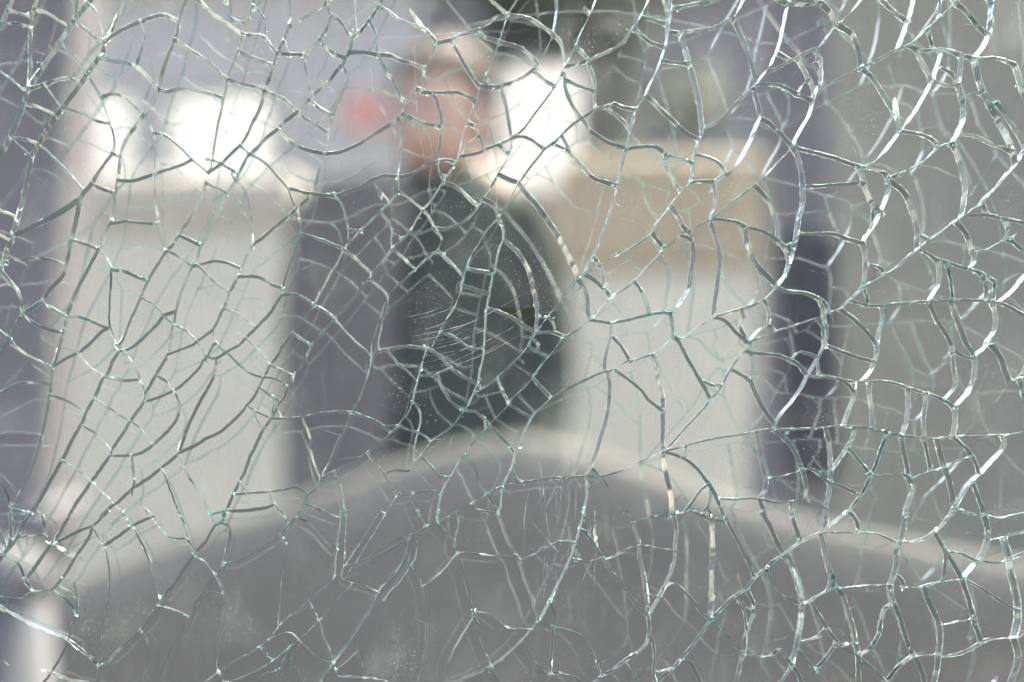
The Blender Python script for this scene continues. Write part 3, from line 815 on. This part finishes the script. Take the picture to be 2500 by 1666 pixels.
# ------------------------------------------------------------------ the pane and the built reflection of its cracks
def pane(name, depth):
    e = empty(name)
    e.matrix_world = Matrix.Translation(CAM_P) @ CAM_R.to_4x4() @ Matrix.Translation((0, 0, -(D + depth)))
    return e
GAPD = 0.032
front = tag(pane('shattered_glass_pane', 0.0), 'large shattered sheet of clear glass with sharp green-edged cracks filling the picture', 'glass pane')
rear = tag(pane('crack_reflection_pane', GAPD), 'faint soft reflection of the cracks, built as a second cracked sheet close behind', 'glass pane')  # mirror image of the front cracks, modelled as an added set of shards
NMAX = 300
inframe = []
for a, l in faces:
    c = VP[l].mean(0)
    vis = -40 < c[0] < IMG_W + 40 and -40 < c[1] < IMG_H + 40
    inframe.append((a if vis else a * 1e-4, l))
inframe.sort(key=lambda f: -f[0])
def joined(ls):
    V, F, M, Sm, o = [], [], [], [], 0
    for l in ls:
        v, f, m, s = shard_mesh(l)
        V.append(v); F += [tuple(i + o for i in q) for q in f]; M += m; Sm += s; o += len(v)
    return np.vstack(V), F, M, Sm
parts = []
for a, l in inframe[:NMAX]:
    v, f, m, s = shard_mesh(l)
    parts.append(mesh_obj('shard', v, f, [M_FACE, M_EDGE, M_WALL, M_BACK], front, m, s))
v, f, m, s = joined([l for a, l in inframe[NMAX:]])
parts.append(tag(mesh_obj('small_shards', v, f, [M_FACE, M_EDGE, M_WALL, M_BACK], front, m, s), kind='stuff'))
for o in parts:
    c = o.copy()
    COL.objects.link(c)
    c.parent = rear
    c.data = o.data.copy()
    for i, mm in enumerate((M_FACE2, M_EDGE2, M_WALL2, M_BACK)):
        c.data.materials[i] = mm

# blind fissures: leaning walls that end inside a shard
fv, ff = [], []
for ch in blind:
    P = VP[ch]
    ln = np.hypot(*np.diff(P, axis=0).T).sum()
    if ln < 7:
        continue
    k = len(P)
    d = np.gradient(P, axis=0) if k > 2 else np.repeat(P[1:] - P[:1], 2, 0)
    nn = np.column_stack([-d[:, 1], d[:, 0]]) / (np.hypot(*d.T)[:, None] + 1e-6)
    tap = np.minimum(1, np.arange(k) / max(1, k * 0.5))[:, None]
    back = P + nn * tap * 3.5
    o = len(fv)
    fv += list(to3(P, 0.0006)) + list(to3(back, T * 0.75))
    ff += [(o + i, o + i + 1, o + k + i + 1, o + k + i) for i in range(k - 1)]
if ff:
    tag(mesh_obj('blind_cracks', fv, ff, M_WALL, front, smooth=[True] * len(ff)), kind='stuff')

# crushed chips and splinters where cracks meet, with stray flakes along the cracks
cv, cf = [], []
def flake(c, size, stretch, ang, z):
    o = len(cv)
    k = random.randint(4, 6)
    pts = []
    for i in range(k):
        a = 2 * math.pi * i / k + random.uniform(-0.3, 0.3)
        r = size * random.uniform(0.5, 1.2)
        x, y = r * math.cos(a) * stretch, r * math.sin(a)
        pts.append((c[0] + x * math.cos(ang) - y * math.sin(ang), c[1] + x * math.sin(ang) + y * math.cos(ang)))
    pts = np.array(pts)
    top = to3(pts, z)
    top[:, 2] += np.array([random.uniform(-0.0009, 0.0009) for _ in range(k)])
    ap = to3(pts.mean(0)[None], z + random.uniform(0.0004, 0.0014))[0]
    cv.extend(top); cv.append(ap)
    for i in range(k):
        cf.append((o + i, o + (i + 1) % k, o + k))
    cf.append(tuple(range(o + k - 1, o - 1, -1)))
for v in adj:
    p = VP[v]
    if not (-60 < p[0] < IMG_W + 60 and -60 < p[1] < IMG_H + 60):
        continue
    if len(adj[v]) > 2:
        for q in range(random.choice((2, 3, 5, 8))):
            b = random.choice(list(adj[v]))
            d = VP[b] - p
            ang = math.atan2(d[1], d[0])
            t = abs(random.gauss(0, 9))
            c = p + d / (np.hypot(*d) + 1e-6) * t + rng.normal(0, 1.6, 2)
            flake(c, random.uniform(0.8, 2.6), random.uniform(1, 3.2), ang + random.gauss(0, 0.35), random.uniform(0.0008, 0.004))
    elif random.random() < 0.10:
        b = random.choice(list(adj[v]))
        d = VP[b] - p
        flake(p + rng.normal(0, 1.2, 2), random.uniform(0.5, 1.3), random.uniform(2, 6), math.atan2(d[1], d[0]) + random.gauss(0, 0.2), random.uniform(0.0005, 0.004))
tag(mesh_obj('crushed_chips', cv, cf, M_EDGE, front), kind='stuff')

# scratches on the front face (photo pixels)
def scratch(pts, w=0.9):
    P = smooth_poly(pts, 14)
    d = np.gradient(P, axis=0)
    nn = np.column_stack([-d[:, 1], d[:, 0]]) / (np.hypot(*d.T)[:, None] + 1e-6)
    k = len(P)
    ww = (w * 0.5 * np.sin(np.linspace(0.15, math.pi - 0.15, k)) * np.abs(rng.normal(1, 0.25, k)))[:, None]
    V = list(to3(P + nn * ww, -0.00008)) + list(to3(P - nn * ww, -0.00008))
    mesh_obj('scratch', V, [(i, i + 1, k + i + 1, k + i) for i in range(k - 1)], M_SCR, front)
for s in ([(828, 94), (900, 95), (1010, 89), (1120, 80), (1295, 73)], [(860, 97), (1000, 90), (1150, 80), (1298, 79)],
          [(1010, 70), (1013, 180), (1020, 300), (1030, 360), (1042, 420)],
          [(1046, 425), (1052, 480), (1055, 540)], [(1213, 430), (1213, 490), (1210, 520)],
          [(1285, 232), (1300, 270), (1308, 310)], [(1300, 307), (1312, 338)]):
    scratch(s, 1.3)
for k in range(15):
    x, y = 980 + random.uniform(0, 60), 745 + k * 9 + random.uniform(-4, 4)
    ln = random.uniform(90, 300)
    scratch([(x, y + ln * 0.22), (x + ln * 0.5, y + 0.22 * ln * 0.5 - 2), (x + ln, y - ln * 0.20 + 10)], random.uniform(0.5, 0.9))
for k in range(22):
    x, y = random.gauss(1370, 40), random.uniform(1180, 1420)
    ln, a = random.uniform(60, 190), random.choice((1.45, 1.55, 1.65, 0.9, 2.1)) + random.gauss(0, 0.06)
    scratch([(x - math.cos(a) * ln / 2, y - math.sin(a) * ln / 2), (x + random.gauss(0, 3), y), (x + math.cos(a) * ln / 2, y + math.sin(a) * ln / 2)], random.uniform(0.6, 1.2))
for k in range(60):
    x, y = random.uniform(20, 2480), random.uniform(20, 1640)
    ln, a = random.uniform(15, 90), random.uniform(0, math.pi)
    scratch([(x, y), (x + math.cos(a) * ln / 2 + random.gauss(0, 2), y + math.sin(a) * ln / 2), (x + math.cos(a) * ln, y + math.sin(a) * ln)], random.uniform(0.4, 0.8))

# ------------------------------------------------------------------ what stands behind the glass (far out of focus)
def prism(name, px, y, depth, m, parent=None, bevel=0.0, to_ground=False):
    """outline given in photo pixels at distance y, with a real thickness away from the lens"""
    bm = bmesh.new()
    pts = [at(a, b, y) for a, b in px]
    if to_ground:
        zs = sorted(range(len(pts)), key=lambda i: pts[i].z)[:2]
        for i in zs:
            pts[i].z = 0.0
    vs = [bm.verts.new(p) for p in pts]
    f = bm.faces.new(vs)
    r = bmesh.ops.extrude_face_region(bm, geom=[f])
    for v in r['geom']:
        if isinstance(v, bmesh.types.BMVert):
            v.co.y += depth
    bmesh.ops.recalc_face_normals(bm, faces=bm.faces)
    return bm_obj(name, bm, m, parent, bevel)

def box(name, c, s, m, parent=None, bevel=0.01, rz=0.0):
    bm = bmesh.new()
    bmesh.ops.create_cube(bm, size=1.0)
    bmesh.ops.scale(bm, vec=s, verts=bm.verts)
    bmesh.ops.rotate(bm, matrix=Matrix.Rotation(rz, 3, 'Z'), verts=bm.verts)
    bmesh.ops.translate(bm, vec=c, verts=bm.verts)
    return bm_obj(name, bm, m, parent, bevel)

def lathe(name, base, prof, m, parent=None, seg=28):
    V, F = [], []
    for r, z in prof:
        for k in range(seg):
            a = 2 * math.pi * k / seg
            V.append((base[0] + r * math.cos(a), base[1] + r * math.sin(a), base[2] + z))
    for i in range(len(prof) - 1):
        for k in range(seg):
            F.append((i * seg + k, i * seg + (k + 1) % seg, (i + 1) * seg + (k + 1) % seg, (i + 1) * seg + k))
    F.append(tuple(range(seg - 1, -1, -1)))
    F.append(tuple((len(prof) - 1) * seg + k for k in range(seg)))
    return adopt(mesh_obj(name, V, F, m, None, smooth=[True] * (len(F) - 2) + [False] * 2), parent)

M_ASPH = plain('asphalt', (0.125, 0.115, 0.095), 0.9, 0.2, 3.0)
M_CONC = plain('grey_concrete', (0.195, 0.186, 0.156), 0.9, 0.12, 4.0)
M_CREAM = plain('cream_render', (0.74, 0.71, 0.575), 0.85, 0.06, 2.0)
M_TAN = plain('tan_stone', (0.50, 0.42, 0.28), 0.85, 0.12, 5.0)
M_VIOLET = plain('violet_grey_paint', (0.17, 0.163, 0.163), 0.6, 0.06, 3.0)
M_DARK = plain('black_rubber', (0.036, 0.037, 0.034), 0.7, 0.15, 4.0)
M_PALE = plain('pale_grey_paint', (0.14, 0.138, 0.135), 0.9, 0.06, 3.0)
M_WHITE = plain('white_paint', (0.82, 0.83, 0.83), 0.5, 0.03, 3.0)
M_RED = plain('red_plastic', (0.5, 0.19, 0.18), 0.4, 0.05, 3.0)
M_GREEN = plain('grey_green_render', (0.27, 0.276, 0.228), 0.9, 0.08, 1.5)
M_PALEH = plain('pale_render', (0.58, 0.57, 0.53), 0.9, 0.06, 1.0)
M_CAP = plain('pale_tan_stone', (0.56, 0.52, 0.42), 0.85, 0.1, 5.0)
M_BLUE = plain('grey_blue_render', (0.26, 0.255, 0.25), 0.9, 0.08, 1.0)
M_GLASS = plain('dull_window', (0.33, 0.33, 0.34), 0.3, 0.1, 2.0, 0.0, 0.5)
M_LEAF = plain('olive_leaf', (0.085, 0.1, 0.05), 0.7, 0.3, 5.0)
M_BARK = plain('bark', (0.10, 0.08, 0.06), 0.95, 0.3, 9.0)
M_SKIN = plain('skin', (0.54, 0.37, 0.28), 0.55, 0.06, 20.0, 0.03)
M_HAIR = plain('brown_hair', (0.10, 0.07, 0.045), 0.7, 0.3, 60.0)
M_COAT = plain('dark_olive_cloth', (0.042, 0.052, 0.034), 0.9, 0.2, 30.0)
M_GREY = plain('blue_grey_cloth', (0.14, 0.135, 0.125), 0.9, 0.15, 30.0)
M_TROU = plain('dark_trousers', (0.05, 0.05, 0.06), 0.9, 0.15, 30.0)

g = mesh_obj('ground', [(-150, -60, 0), (150, -60, 0), (150, 300, 0), (-150, 300, 0)], [(0, 1, 2, 3)], M_ASPH)
tag(g, kind='structure')


# grey parapet right behind the glass, its top rising to a low peak
TOPL = [(-900, 1500), (-300, 1440), (110, 1340), (480, 1200), (780, 1095), (1000, 1015), (1150, 972), (1290, 955), (1420, 985),
        (1600, 1050), (1800, 1112), (2000, 1165), (2300, 1225), (2700, 1290), (3400, 1380)]
par = tag(empty('parapet', (at(1250, 833, 1.75).x, 1.75, 0)), 'grey concrete parapet with a low peaked top along the bottom', 'parapet')
V, F, rr, yb = [], [], 0.13, 1.75
prof = [(0.0, None)] + [(rr - rr * math.cos(t), -rr + rr * math.sin(t)) for t in [R(4.8) * k for k in range(9)]] + [(0.14, -0.06), (0.24, -0.2), (0.24, None)]
xs = np.linspace(-900, 3400, 90)
for px_ in xs:
    tp = at(px_, float(np.interp(px_, [a for a, b in TOPL], [b for a, b in TOPL])), yb + rr)
    for dy, dz in prof:
        V.append((tp.x, yb + dy, 0.0 if dz is None else tp.z + dz))
k = len(prof)
for i in range(len(xs) - 1):
    for q in range(k - 1):
        F.append((i * k + q, (i + 1) * k + q, (i + 1) * k + q + 1, i * k + q + 1))
F.append(tuple(range(k))[::-1]); F.append(tuple((len(xs) - 1) * k + q for q in range(k)))
adopt(mesh_obj('wall_body', V, F, M_CONC, None, smooth=[True] * (len(F) - 2) + [False] * 2), par)

def post(name, px, y, depth, m, label, cat, extra=None):
    b = [at(a, c, y) for a, c in px]
    e = tag(empty(name, (sum(p.x for p in b) / len(b), y + depth / 2, 0)), label, cat)
    prism('shaft', px, y, depth, m, e, 0.015, True)
    if extra:
        extra(e)
    return e

def lpost(e):
    prism('base_collar', [(-150, 1240), (125, 1240), (118, 1330), (-150, 1330)], 2.28, 0.22, M_VIOLET, e, 0.01)
post('upright_post', [(-140, -700), (225, -700), (165, 300), (120, 900), (95, 1300), (88, 3200), (-150, 3200)], 2.3, 0.18, M_VIOLET,
     'violet-grey upright post at the left edge', 'post', lpost)

def rpost(e):
    prism('dark_sleeve', [(1905, 560), (2055, 545), (2062, 1180), (1925, 1170)], 2.58, 0.17, M_DARK, e, 0.02)
post('upright_post', [(1858, -700), (2030, -700), (2045, 600), (2050, 1180), (2050, 2700), (1930, 2700), (1915, 1180), (1895, 600)], 2.62, 0.12, M_VIOLET,
     'violet-grey upright post with a dark sleeve, right of the cream piers', 'post', rpost)

c = at(30, 1400, 1.5)
bol = tag(empty('bollard', (c.x, 1.5, 0)), 'pale round-topped bollard at the lower left corner', 'bollard')
rt = 0.042
lathe('shaft', (c.x, 1.5, 0), [(rt * 1.5, 0), (rt * 1.5, 0.05), (rt, 0.07), (rt, c.z - 0.02)], M_PALE, bol)
lathe('cap', (c.x, 1.5, c.z - 0.02), [(rt * 1.06, 0), (rt * 1.06, 0.02), (rt * 0.85, 0.04), (rt * 0.45, 0.053), (0.002, 0.056)], M_PALE, bol)

def pier(label, x0, x1, ytop, y, band, cap):
    a, b = at(x0, ytop, y), at(x1, ytop, y)
    w, cx, h = b.x - a.x, (a.x + b.x) / 2, a.z
    e = tag(empty('gate_pier', (cx, y + 0.25, 0)), label, 'pier', 'cream gate piers')
    box('shaft', (cx, y + 0.25, (h - band) / 2), (w, 0.5, h - band), M_CREAM, e, 0.02)
    box('cap_stone', (cx, y + 0.25, h - band / 2 + 0.002), (w * 1.03, 0.54, band), cap, e, 0.03)
    box('plinth', (cx, y + 0.25, 0.16), (w * 1.04, 0.56, 0.32), M_CREAM, e, 0.02)
    return e
pier('wide cream gate pier left of the person', 128, 715, 430, 4.4, 0.16, M_CAP)
pier('cream gate pier with a broad tan cap right of the person', 1375, 1885, 385, 4.2, 0.30, M_TAN)

# white sheets hung up in the sun, glowing from behind
def _cloth(nt):
    df = N(nt, 'BsdfDiffuse', Color=(0.7, 0.7, 0.69, 1))
    tl = N(nt, 'BsdfTranslucent', Color=(0.5, 0.5, 0.49, 1))
    mx = N(nt, 'MixShader', Fac=0.55)
    nt.links.new(df.outputs[0], mx.inputs[1]); nt.links.new(tl.outputs[0], mx.inputs[2])
    return mx.outputs[0]
M_CLOTH = mat('white_canvas', _cloth)
def sheet(label, x0, x1, y0, y1, y):
    p, q = at(x0, y0, y), at(x1, y1, y)
    e = tag(empty('hanging_sheet', ((p.x + q.x) / 2, y, 0)), label, 'sheet', 'white sheets hung behind the piers')
    nx, nz = 24, 8
    V, F = [], []
    for k in range(nz + 1):
        for i in range(nx + 1):
            t = i / nx
            V.append((p.x + (q.x - p.x) * t, y + 0.03 * math.sin(t * 19 + x0) * (0.4 + k / nz), p.z + (q.z - 0.12 - p.z) * k / nz + 0.01 * math.sin(t * 7)))
    for k in range(nz):
        for i in range(nx):
            a = k * (nx + 1) + i
            F.append((a, a + 1, a + nx + 2, a + nx + 1))
    o = adopt(mesh_obj('cloth', V, F, M_CLOTH, None, smooth=[True] * len(F)), e)
    box('rail', ((p.x + q.x) / 2, y, p.z + 0.02), (q.x - p.x + 0.12, 0.025, 0.025), M_PALE, e, 0.005)
    for xx in (p.x - 0.05, q.x + 0.05):
        lathe('pole', (xx, y, 0), [(0.02, 0), (0.02, p.z + 0.02)], M_PALE, e, 12)
sheet('narrow white sheet glowing at the upper left, next to the post', 180, 318, 235, 470, 7.0)
sheet('wide white sheet glowing above the left pier', 425, 650, 240, 470, 6.6)
sheet('white sheet glowing over the shoulder of the person', 1235, 1405, 165, 380, 6.0)

# red reflector on a stake, beside the person's face
c = at(890, 272, 5.6)
rf = tag(empty('red_reflector', (c.x, 5.6, 0)), 'small red disc on a stake beside the face of the person', 'reflector')
o = lathe('disc', (0, 0, 0), [(0.062, 0), (0.066, 0.006), (0.066, 0.016), (0.055, 0.02)], M_RED, None)
for vv in o.data.vertices:
    x_, y_, z_ = vv.co
    vv.co = (c.x + x_, 5.6 - z_, c.z + y_)
adopt(o, rf)
lathe('stake', (c.x, 5.63, 0), [(0.02, 0), (0.02, c.z - 0.05)], M_PALE, rf, 12)

# house fronts closing the street
def house(label, x0, x1, y, h, depth, m, rows, cols, wm):
    a, b = at(x0, 833, y).x, at(x1, 833, y).x
    e = tag(empty('house', ((a + b) / 2, y + depth / 2, 0)), label, 'house', 'houses across the street')
    box('wall', ((a + b) / 2, y + depth / 2, h / 2), (b - a, depth, h), m, e, 0.0)
    box('roof', ((a + b) / 2, y + depth / 2, h + 0.09), (b - a + 0.3, depth + 0.3, 0.18), M_VIOLET, e, 0.02)
    for r in range(rows):
        for k in range(cols):
            xx = a + (b - a) * (k + 0.5) / cols
            zz = 1.3 + r * 2.6
            f = box('window', (xx, y - 0.01, zz), (0.95, 0.08, 1.25), wm, e, 0.01)
            box('pane', (xx, y - 0.045, zz), (0.8, 0.03, 1.1), M_GLASS, f, 0.004)
            box('sill', (xx, y - 0.08, zz - 0.68), (1.1, 0.2, 0.06), wm, f, 0.01)
    return e
house('long pale house across the street on the left', -1400, 1010, 13.0, 4.4, 6.0, M_PALEH, 1, 5, M_PALEH)
house('grey house across the street behind the right pier', 1020, 2500, 13.4, 4.4, 6.0, M_BLUE, 1, 3, M_BLUE)
gx0, gx1 = at(1960, 833, 5.0).x, at(3700, 833, 5.0).x
gw = tag(empty('garden_wall', ((gx0 + gx1) / 2, 5.1, 0)), 'plain grey-green rendered wall on the right', 'wall')
box('wall_body', ((gx0 + gx1) / 2, 5.1, 1.4), (gx1 - gx0, 0.2, 2.8), M_GREEN, gw, 0.02)
box('coping', ((gx0 + gx1) / 2, 5.1, 2.84), (gx1 - gx0 + 0.05, 0.28, 0.07), M_CONC, gw, 0.01)

# dark olive tree over and behind the person
def tree(label, px, py, y, rx, rz, nl, seed):
    r = random.Random(seed)
    c = at(px, py, y)
    e = tag(empty('tree', (c.x, y, 0)), label, 'tree')
    pr = [(0.13, 0), (0.10, 0.4), (0.085, c.z * 0.5), (0.06, c.z * 0.8), (0.03, c.z)]
    tr_ = lathe('trunk', (c.x, y, 0), pr, M_BARK, e, 12)
    V, F = [], []
    for k in range(9):
        a, z0 = r.uniform(0, 6.28), c.z * r.uniform(0.55, 0.9)
        s, t = Vector((c.x, y, z0)), Vector((c.x + math.cos(a) * rx * 0.8, y + math.sin(a) * rx * 0.8, z0 + rz * r.uniform(0.3, 0.9)))
        o = len(V)
        sd_ = Vector((-math.sin(a), math.cos(a), 0))
        for p_, w_ in ((s, 0.035), (t, 0.008)):
            V += [p_ + sd_ * w_, p_ + Vector((0, 0, w_)), p_ - sd_ * w_, p_ - Vector((0, 0, w_))]
        F += [(o + i, o + (i + 1) % 4, o + 4 + (i + 1) % 4, o + 4 + i) for i in range(4)]
    mesh_obj('limb', V, F, M_BARK, tr_)
    V, F = [], []
    clumps = [Vector((r.gauss(0, 0.5), r.gauss(0, 0.5), r.gauss(0, 0.5))) for _ in range(34)]
    for k in range(nl):
        q = r.choice(clumps) + Vector((r.gauss(0, 0.16), r.gauss(0, 0.16), r.gauss(0, 0.16)))
        p_ = Vector((c.x + q.x * rx, y + q.y * rx, c.z + q.z * rz))
        u = Vector((r.gauss(0, 1), r.gauss(0, 1), r.gauss(0, 1))).normalized()
        v_ = u.orthogonal().normalized()
        o = len(V)
        V += [p_ - u * 0.06, p_ + v_ * 0.025, p_ + u * 0.06, p_ - v_ * 0.025]
        F.append((o, o + 1, o + 2, o + 3))
    adopt(mesh_obj('crown', V, F, M_LEAF, None), e)
    return e
tree('dark olive tree at the top, above the person', 1400, 60, 8.5, 0.6, 0.62, 6500, 3)

# ------------------------------------------------------------------ the person
def skin_body(name, joints, bones, m, parent, sub=2):
    keys = list(joints)
    me = bpy.data.meshes.new(name)
    me.from_pydata([joints[k][0] for k in keys], [(keys.index(a), keys.index(b)) for a, b in bones], [])
    o = bpy.data.objects.new(name, me)
    COL.objects.link(o)
    sk = o.modifiers.new('skin', 'SKIN')
    for i, k in enumerate(keys):
        r = joints[k][1]
        me.skin_vertices[0].data[i].radius = r if isinstance(r, tuple) else (r, r)
    me.skin_vertices[0].data[0].use_root = True
    sk.use_smooth_shade = True
    ss = o.modifiers.new('sub', 'SUBSURF')
    ss.levels = ss.render_levels = sub
    dg = bpy.context.evaluated_depsgraph_get()
    nm = bpy.data.meshes.new_from_object(o.evaluated_get(dg))
    o.modifiers.clear()
    o.data = nm
    nm.materials.clear(); nm.materials.append(m)
    nm.polygons.foreach_set('use_smooth', [True] * len(nm.polygons))
    return adopt(o, parent)

PY = 2.75
hc = at(1075, 300, PY)                                    # centre of the head
fx, hz = hc.x, hc.z
sx0, sx1 = at(800, 470, PY).x, at(1375, 470, PY).x          # outer shoulders
scx = (sx0 + sx1) / 2
shz = at(1080, 470, PY).z
per = tag(empty('person', (scx, PY, 0)), 'person in a dark jacket with a grey sleeve, standing behind the glass', 'person')
hipz = shz - 0.52
def mirror(sg, x):
    return scx + sg * x
hw = (sx1 - sx0) / 2
J = {'pelvis': ((scx, PY, hipz), (0.15, 0.11)), 'waist': ((scx, PY, hipz + 0.2), (0.14, 0.10)), 'chest': ((scx, PY, shz - 0.14), (0.17, 0.12)),
     'neck0': ((scx + (fx - scx) * 0.6, PY, shz + 0.03), (0.065, 0.065)), 'neck1': ((fx, PY - 0.01, hz - 0.10), (0.055, 0.06)),
     'jaw': ((fx - 0.005, PY - 0.02, hz - 0.05), (0.068, 0.085)), 'brow': ((fx, PY - 0.01, hz + 0.035), (0.078, 0.1)), 'crown': ((fx, PY, hz + 0.085), (0.06, 0.075)),
     'nose': ((fx - 0.03, PY - 0.125, hz - 0.02), (0.014, 0.014))}
Bn = [('pelvis', 'waist'), ('waist', 'chest'), ('chest', 'neck0'), ('neck0', 'neck1'), ('neck1', 'jaw'), ('jaw', 'brow'), ('brow', 'crown'), ('jaw', 'nose')]
CJ = {'c0': ((scx, PY, hipz - 0.06), (0.20, 0.14)), 'c1': ((scx, PY, hipz + 0.2), (0.19, 0.135)), 'c2': ((scx, PY, shz - 0.16), (0.21, 0.15)), 'c3': ((scx + (fx - scx) * 0.5, PY, shz - 0.03), (0.17, 0.11)), 'c4': ((fx, PY + 0.01, shz + 0.06), (0.085, 0.085))}
CB = [('c0', 'c1'), ('c1', 'c2'), ('c2', 'c3'), ('c3', 'c4')]
TJ = {'t0': ((scx, PY, hipz), (0.17, 0.13))}
TB = []
sleeves = []
for sg, tg in ((-1, 'l'), (1, 'r')):
    sh = (mirror(sg, hw - 0.075), PY, shz - 0.06)
    el = (mirror(sg, hw - 0.02), PY + 0.02, shz - 0.36)
    wr = (mirror(sg, hw - 0.07), PY - 0.16, shz - 0.58)
    hd = (mirror(sg, hw - 0.11), PY - 0.22, shz - 0.65)
    J.update({tg + 's': (sh, 0.055), tg + 'e': (el, 0.042), tg + 'w': (wr, (0.03, 0.03)), tg + 'h': (hd, (0.036, 0.018))})
    Bn += [('chest', tg + 's'), (tg + 's', tg + 'e'), (tg + 'e', tg + 'w'), (tg + 'w', tg + 'h')]
    for k in range(5):
        off = (k - 2) * 0.017
        ln = (0.05, 0.075, 0.085, 0.078, 0.06)[k]
        k1 = (hd[0] + off, hd[1] - ln * 0.45, hd[2] - ln * 0.35)
        k2 = (hd[0] + off * 0.9, hd[1] - ln * 0.55, hd[2] - ln)
        J.update({tg + 'f%d' % k: (k1, 0.009), tg + 'g%d' % k: (k2, 0.0075)})
        Bn += [(tg + 'h', tg + 'f%d' % k), (tg + 'f%d' % k, tg + 'g%d' % k)]
    for nm, dz, r in (('k', hipz - 0.44, 0.058), ('a', 0.09, 0.042)):
        J[tg + nm] = ((mirror(sg, 0.105), PY - (0.02 if nm == 'k' else 0), dz), r)
        TJ[tg + nm] = ((mirror(sg, 0.105), PY - (0.02 if nm == 'k' else 0), dz), r + 0.03)
    J[tg + 'p'] = ((mirror(sg, 0.10), PY, hipz - 0.06), 0.085)
    TJ[tg + 'p'] = ((mirror(sg, 0.10), PY, hipz - 0.06), 0.105)
    J[tg + 't'] = ((mirror(sg, 0.12), PY - 0.16, 0.045), (0.04, 0.03))
    Bn += [('pelvis', tg + 'p'), (tg + 'p', tg + 'k'), (tg + 'k', tg + 'a'), (tg + 'a', tg + 't')]
    TB += [('t0', tg + 'p'), (tg + 'p', tg + 'k'), (tg + 'k', tg + 'a')]
    sleeves.append(({'s0': ((mirror(sg, hw - 0.16), PY, shz - 0.045), (0.075, 0.085)), 's1': (sh, (0.085, 0.09)), 's2': (el, 0.07), 's3': ((wr[0], wr[1], wr[2] + 0.02), 0.055)},
                    [('s0', 's1'), ('s1', 's2'), ('s2', 's3')]))
    sho = box('shoe', (mirror(sg, 0.115), PY - 0.07, 0.05), (0.105, 0.29, 0.1), M_DARK, per, 0.03)
skin_body('body', J, Bn, M_SKIN, per)
jk = skin_body('jacket', CJ, CB, M_COAT, per)
for i, (a, b) in enumerate(sleeves):
    s_ = skin_body('sleeve', a, b, (M_GREY, M_COAT)[i], jk)
skin_body('trousers', TJ, TB, M_TROU, per)
# open grey front of the jacket on the near side
prism('grey_front_panel', [(705, 500), (770, 420), (930, 395), (1000, 470), (960, 700), (930, 1350), (690, 1350), (675, 800)], PY - 0.19, 0.10, M_GREY, jk, 0.03)
# hair, ears, eyes, mouth
bm = bmesh.new()
bmesh.ops.create_icosphere(bm, subdivisions=3, radius=1.0)
for v in bm.verts:
    j = 1 + 0.05 * math.sin(v.co.x * 9) * math.cos(v.co.z * 7)
    v.co = Vector((fx + v.co.x * 0.098 * j, PY + 0.03 + v.co.y * 0.115 * j, hz + 0.055 + v.co.z * 0.095 * j))
hair = bm_obj('hair', bm, M_HAIR, per, smooth=True)
bmd = [v for v in hair.data.vertices]
for v in bmd:
    if v.co.y < PY - 0.03 and v.co.z < hz + 0.075:
        v.co.y = PY - 0.03
for sg in (-1, 1):
    for nm, px_, pz_, py_, r_, m_ in (('ear', 0.083, -0.005, 0.0, (0.014, 0.024, 0.034), M_SKIN), ('eye', 0.032, 0.005, -0.094, (0.013, 0.008, 0.008), M_DARK)):
        bm = bmesh.new()
        bmesh.ops.create_icosphere(bm, subdivisions=2, radius=1.0)
        for v in bm.verts:
            v.co = Vector((fx + sg * px_ + v.co.x * r_[0], PY + py_ + v.co.y * r_[1], hz + pz_ + v.co.z * r_[2]))
        bm_obj(nm, bm, m_, per, smooth=True)
box('mouth', (fx - 0.005, PY - 0.106, hz - 0.068), (0.05, 0.012, 0.012), M_RED, per, 0.004)
print('shards', len(faces), 'blind', len(blind), 'verts', len(VP), 'objects', len(bpy.data.objects))
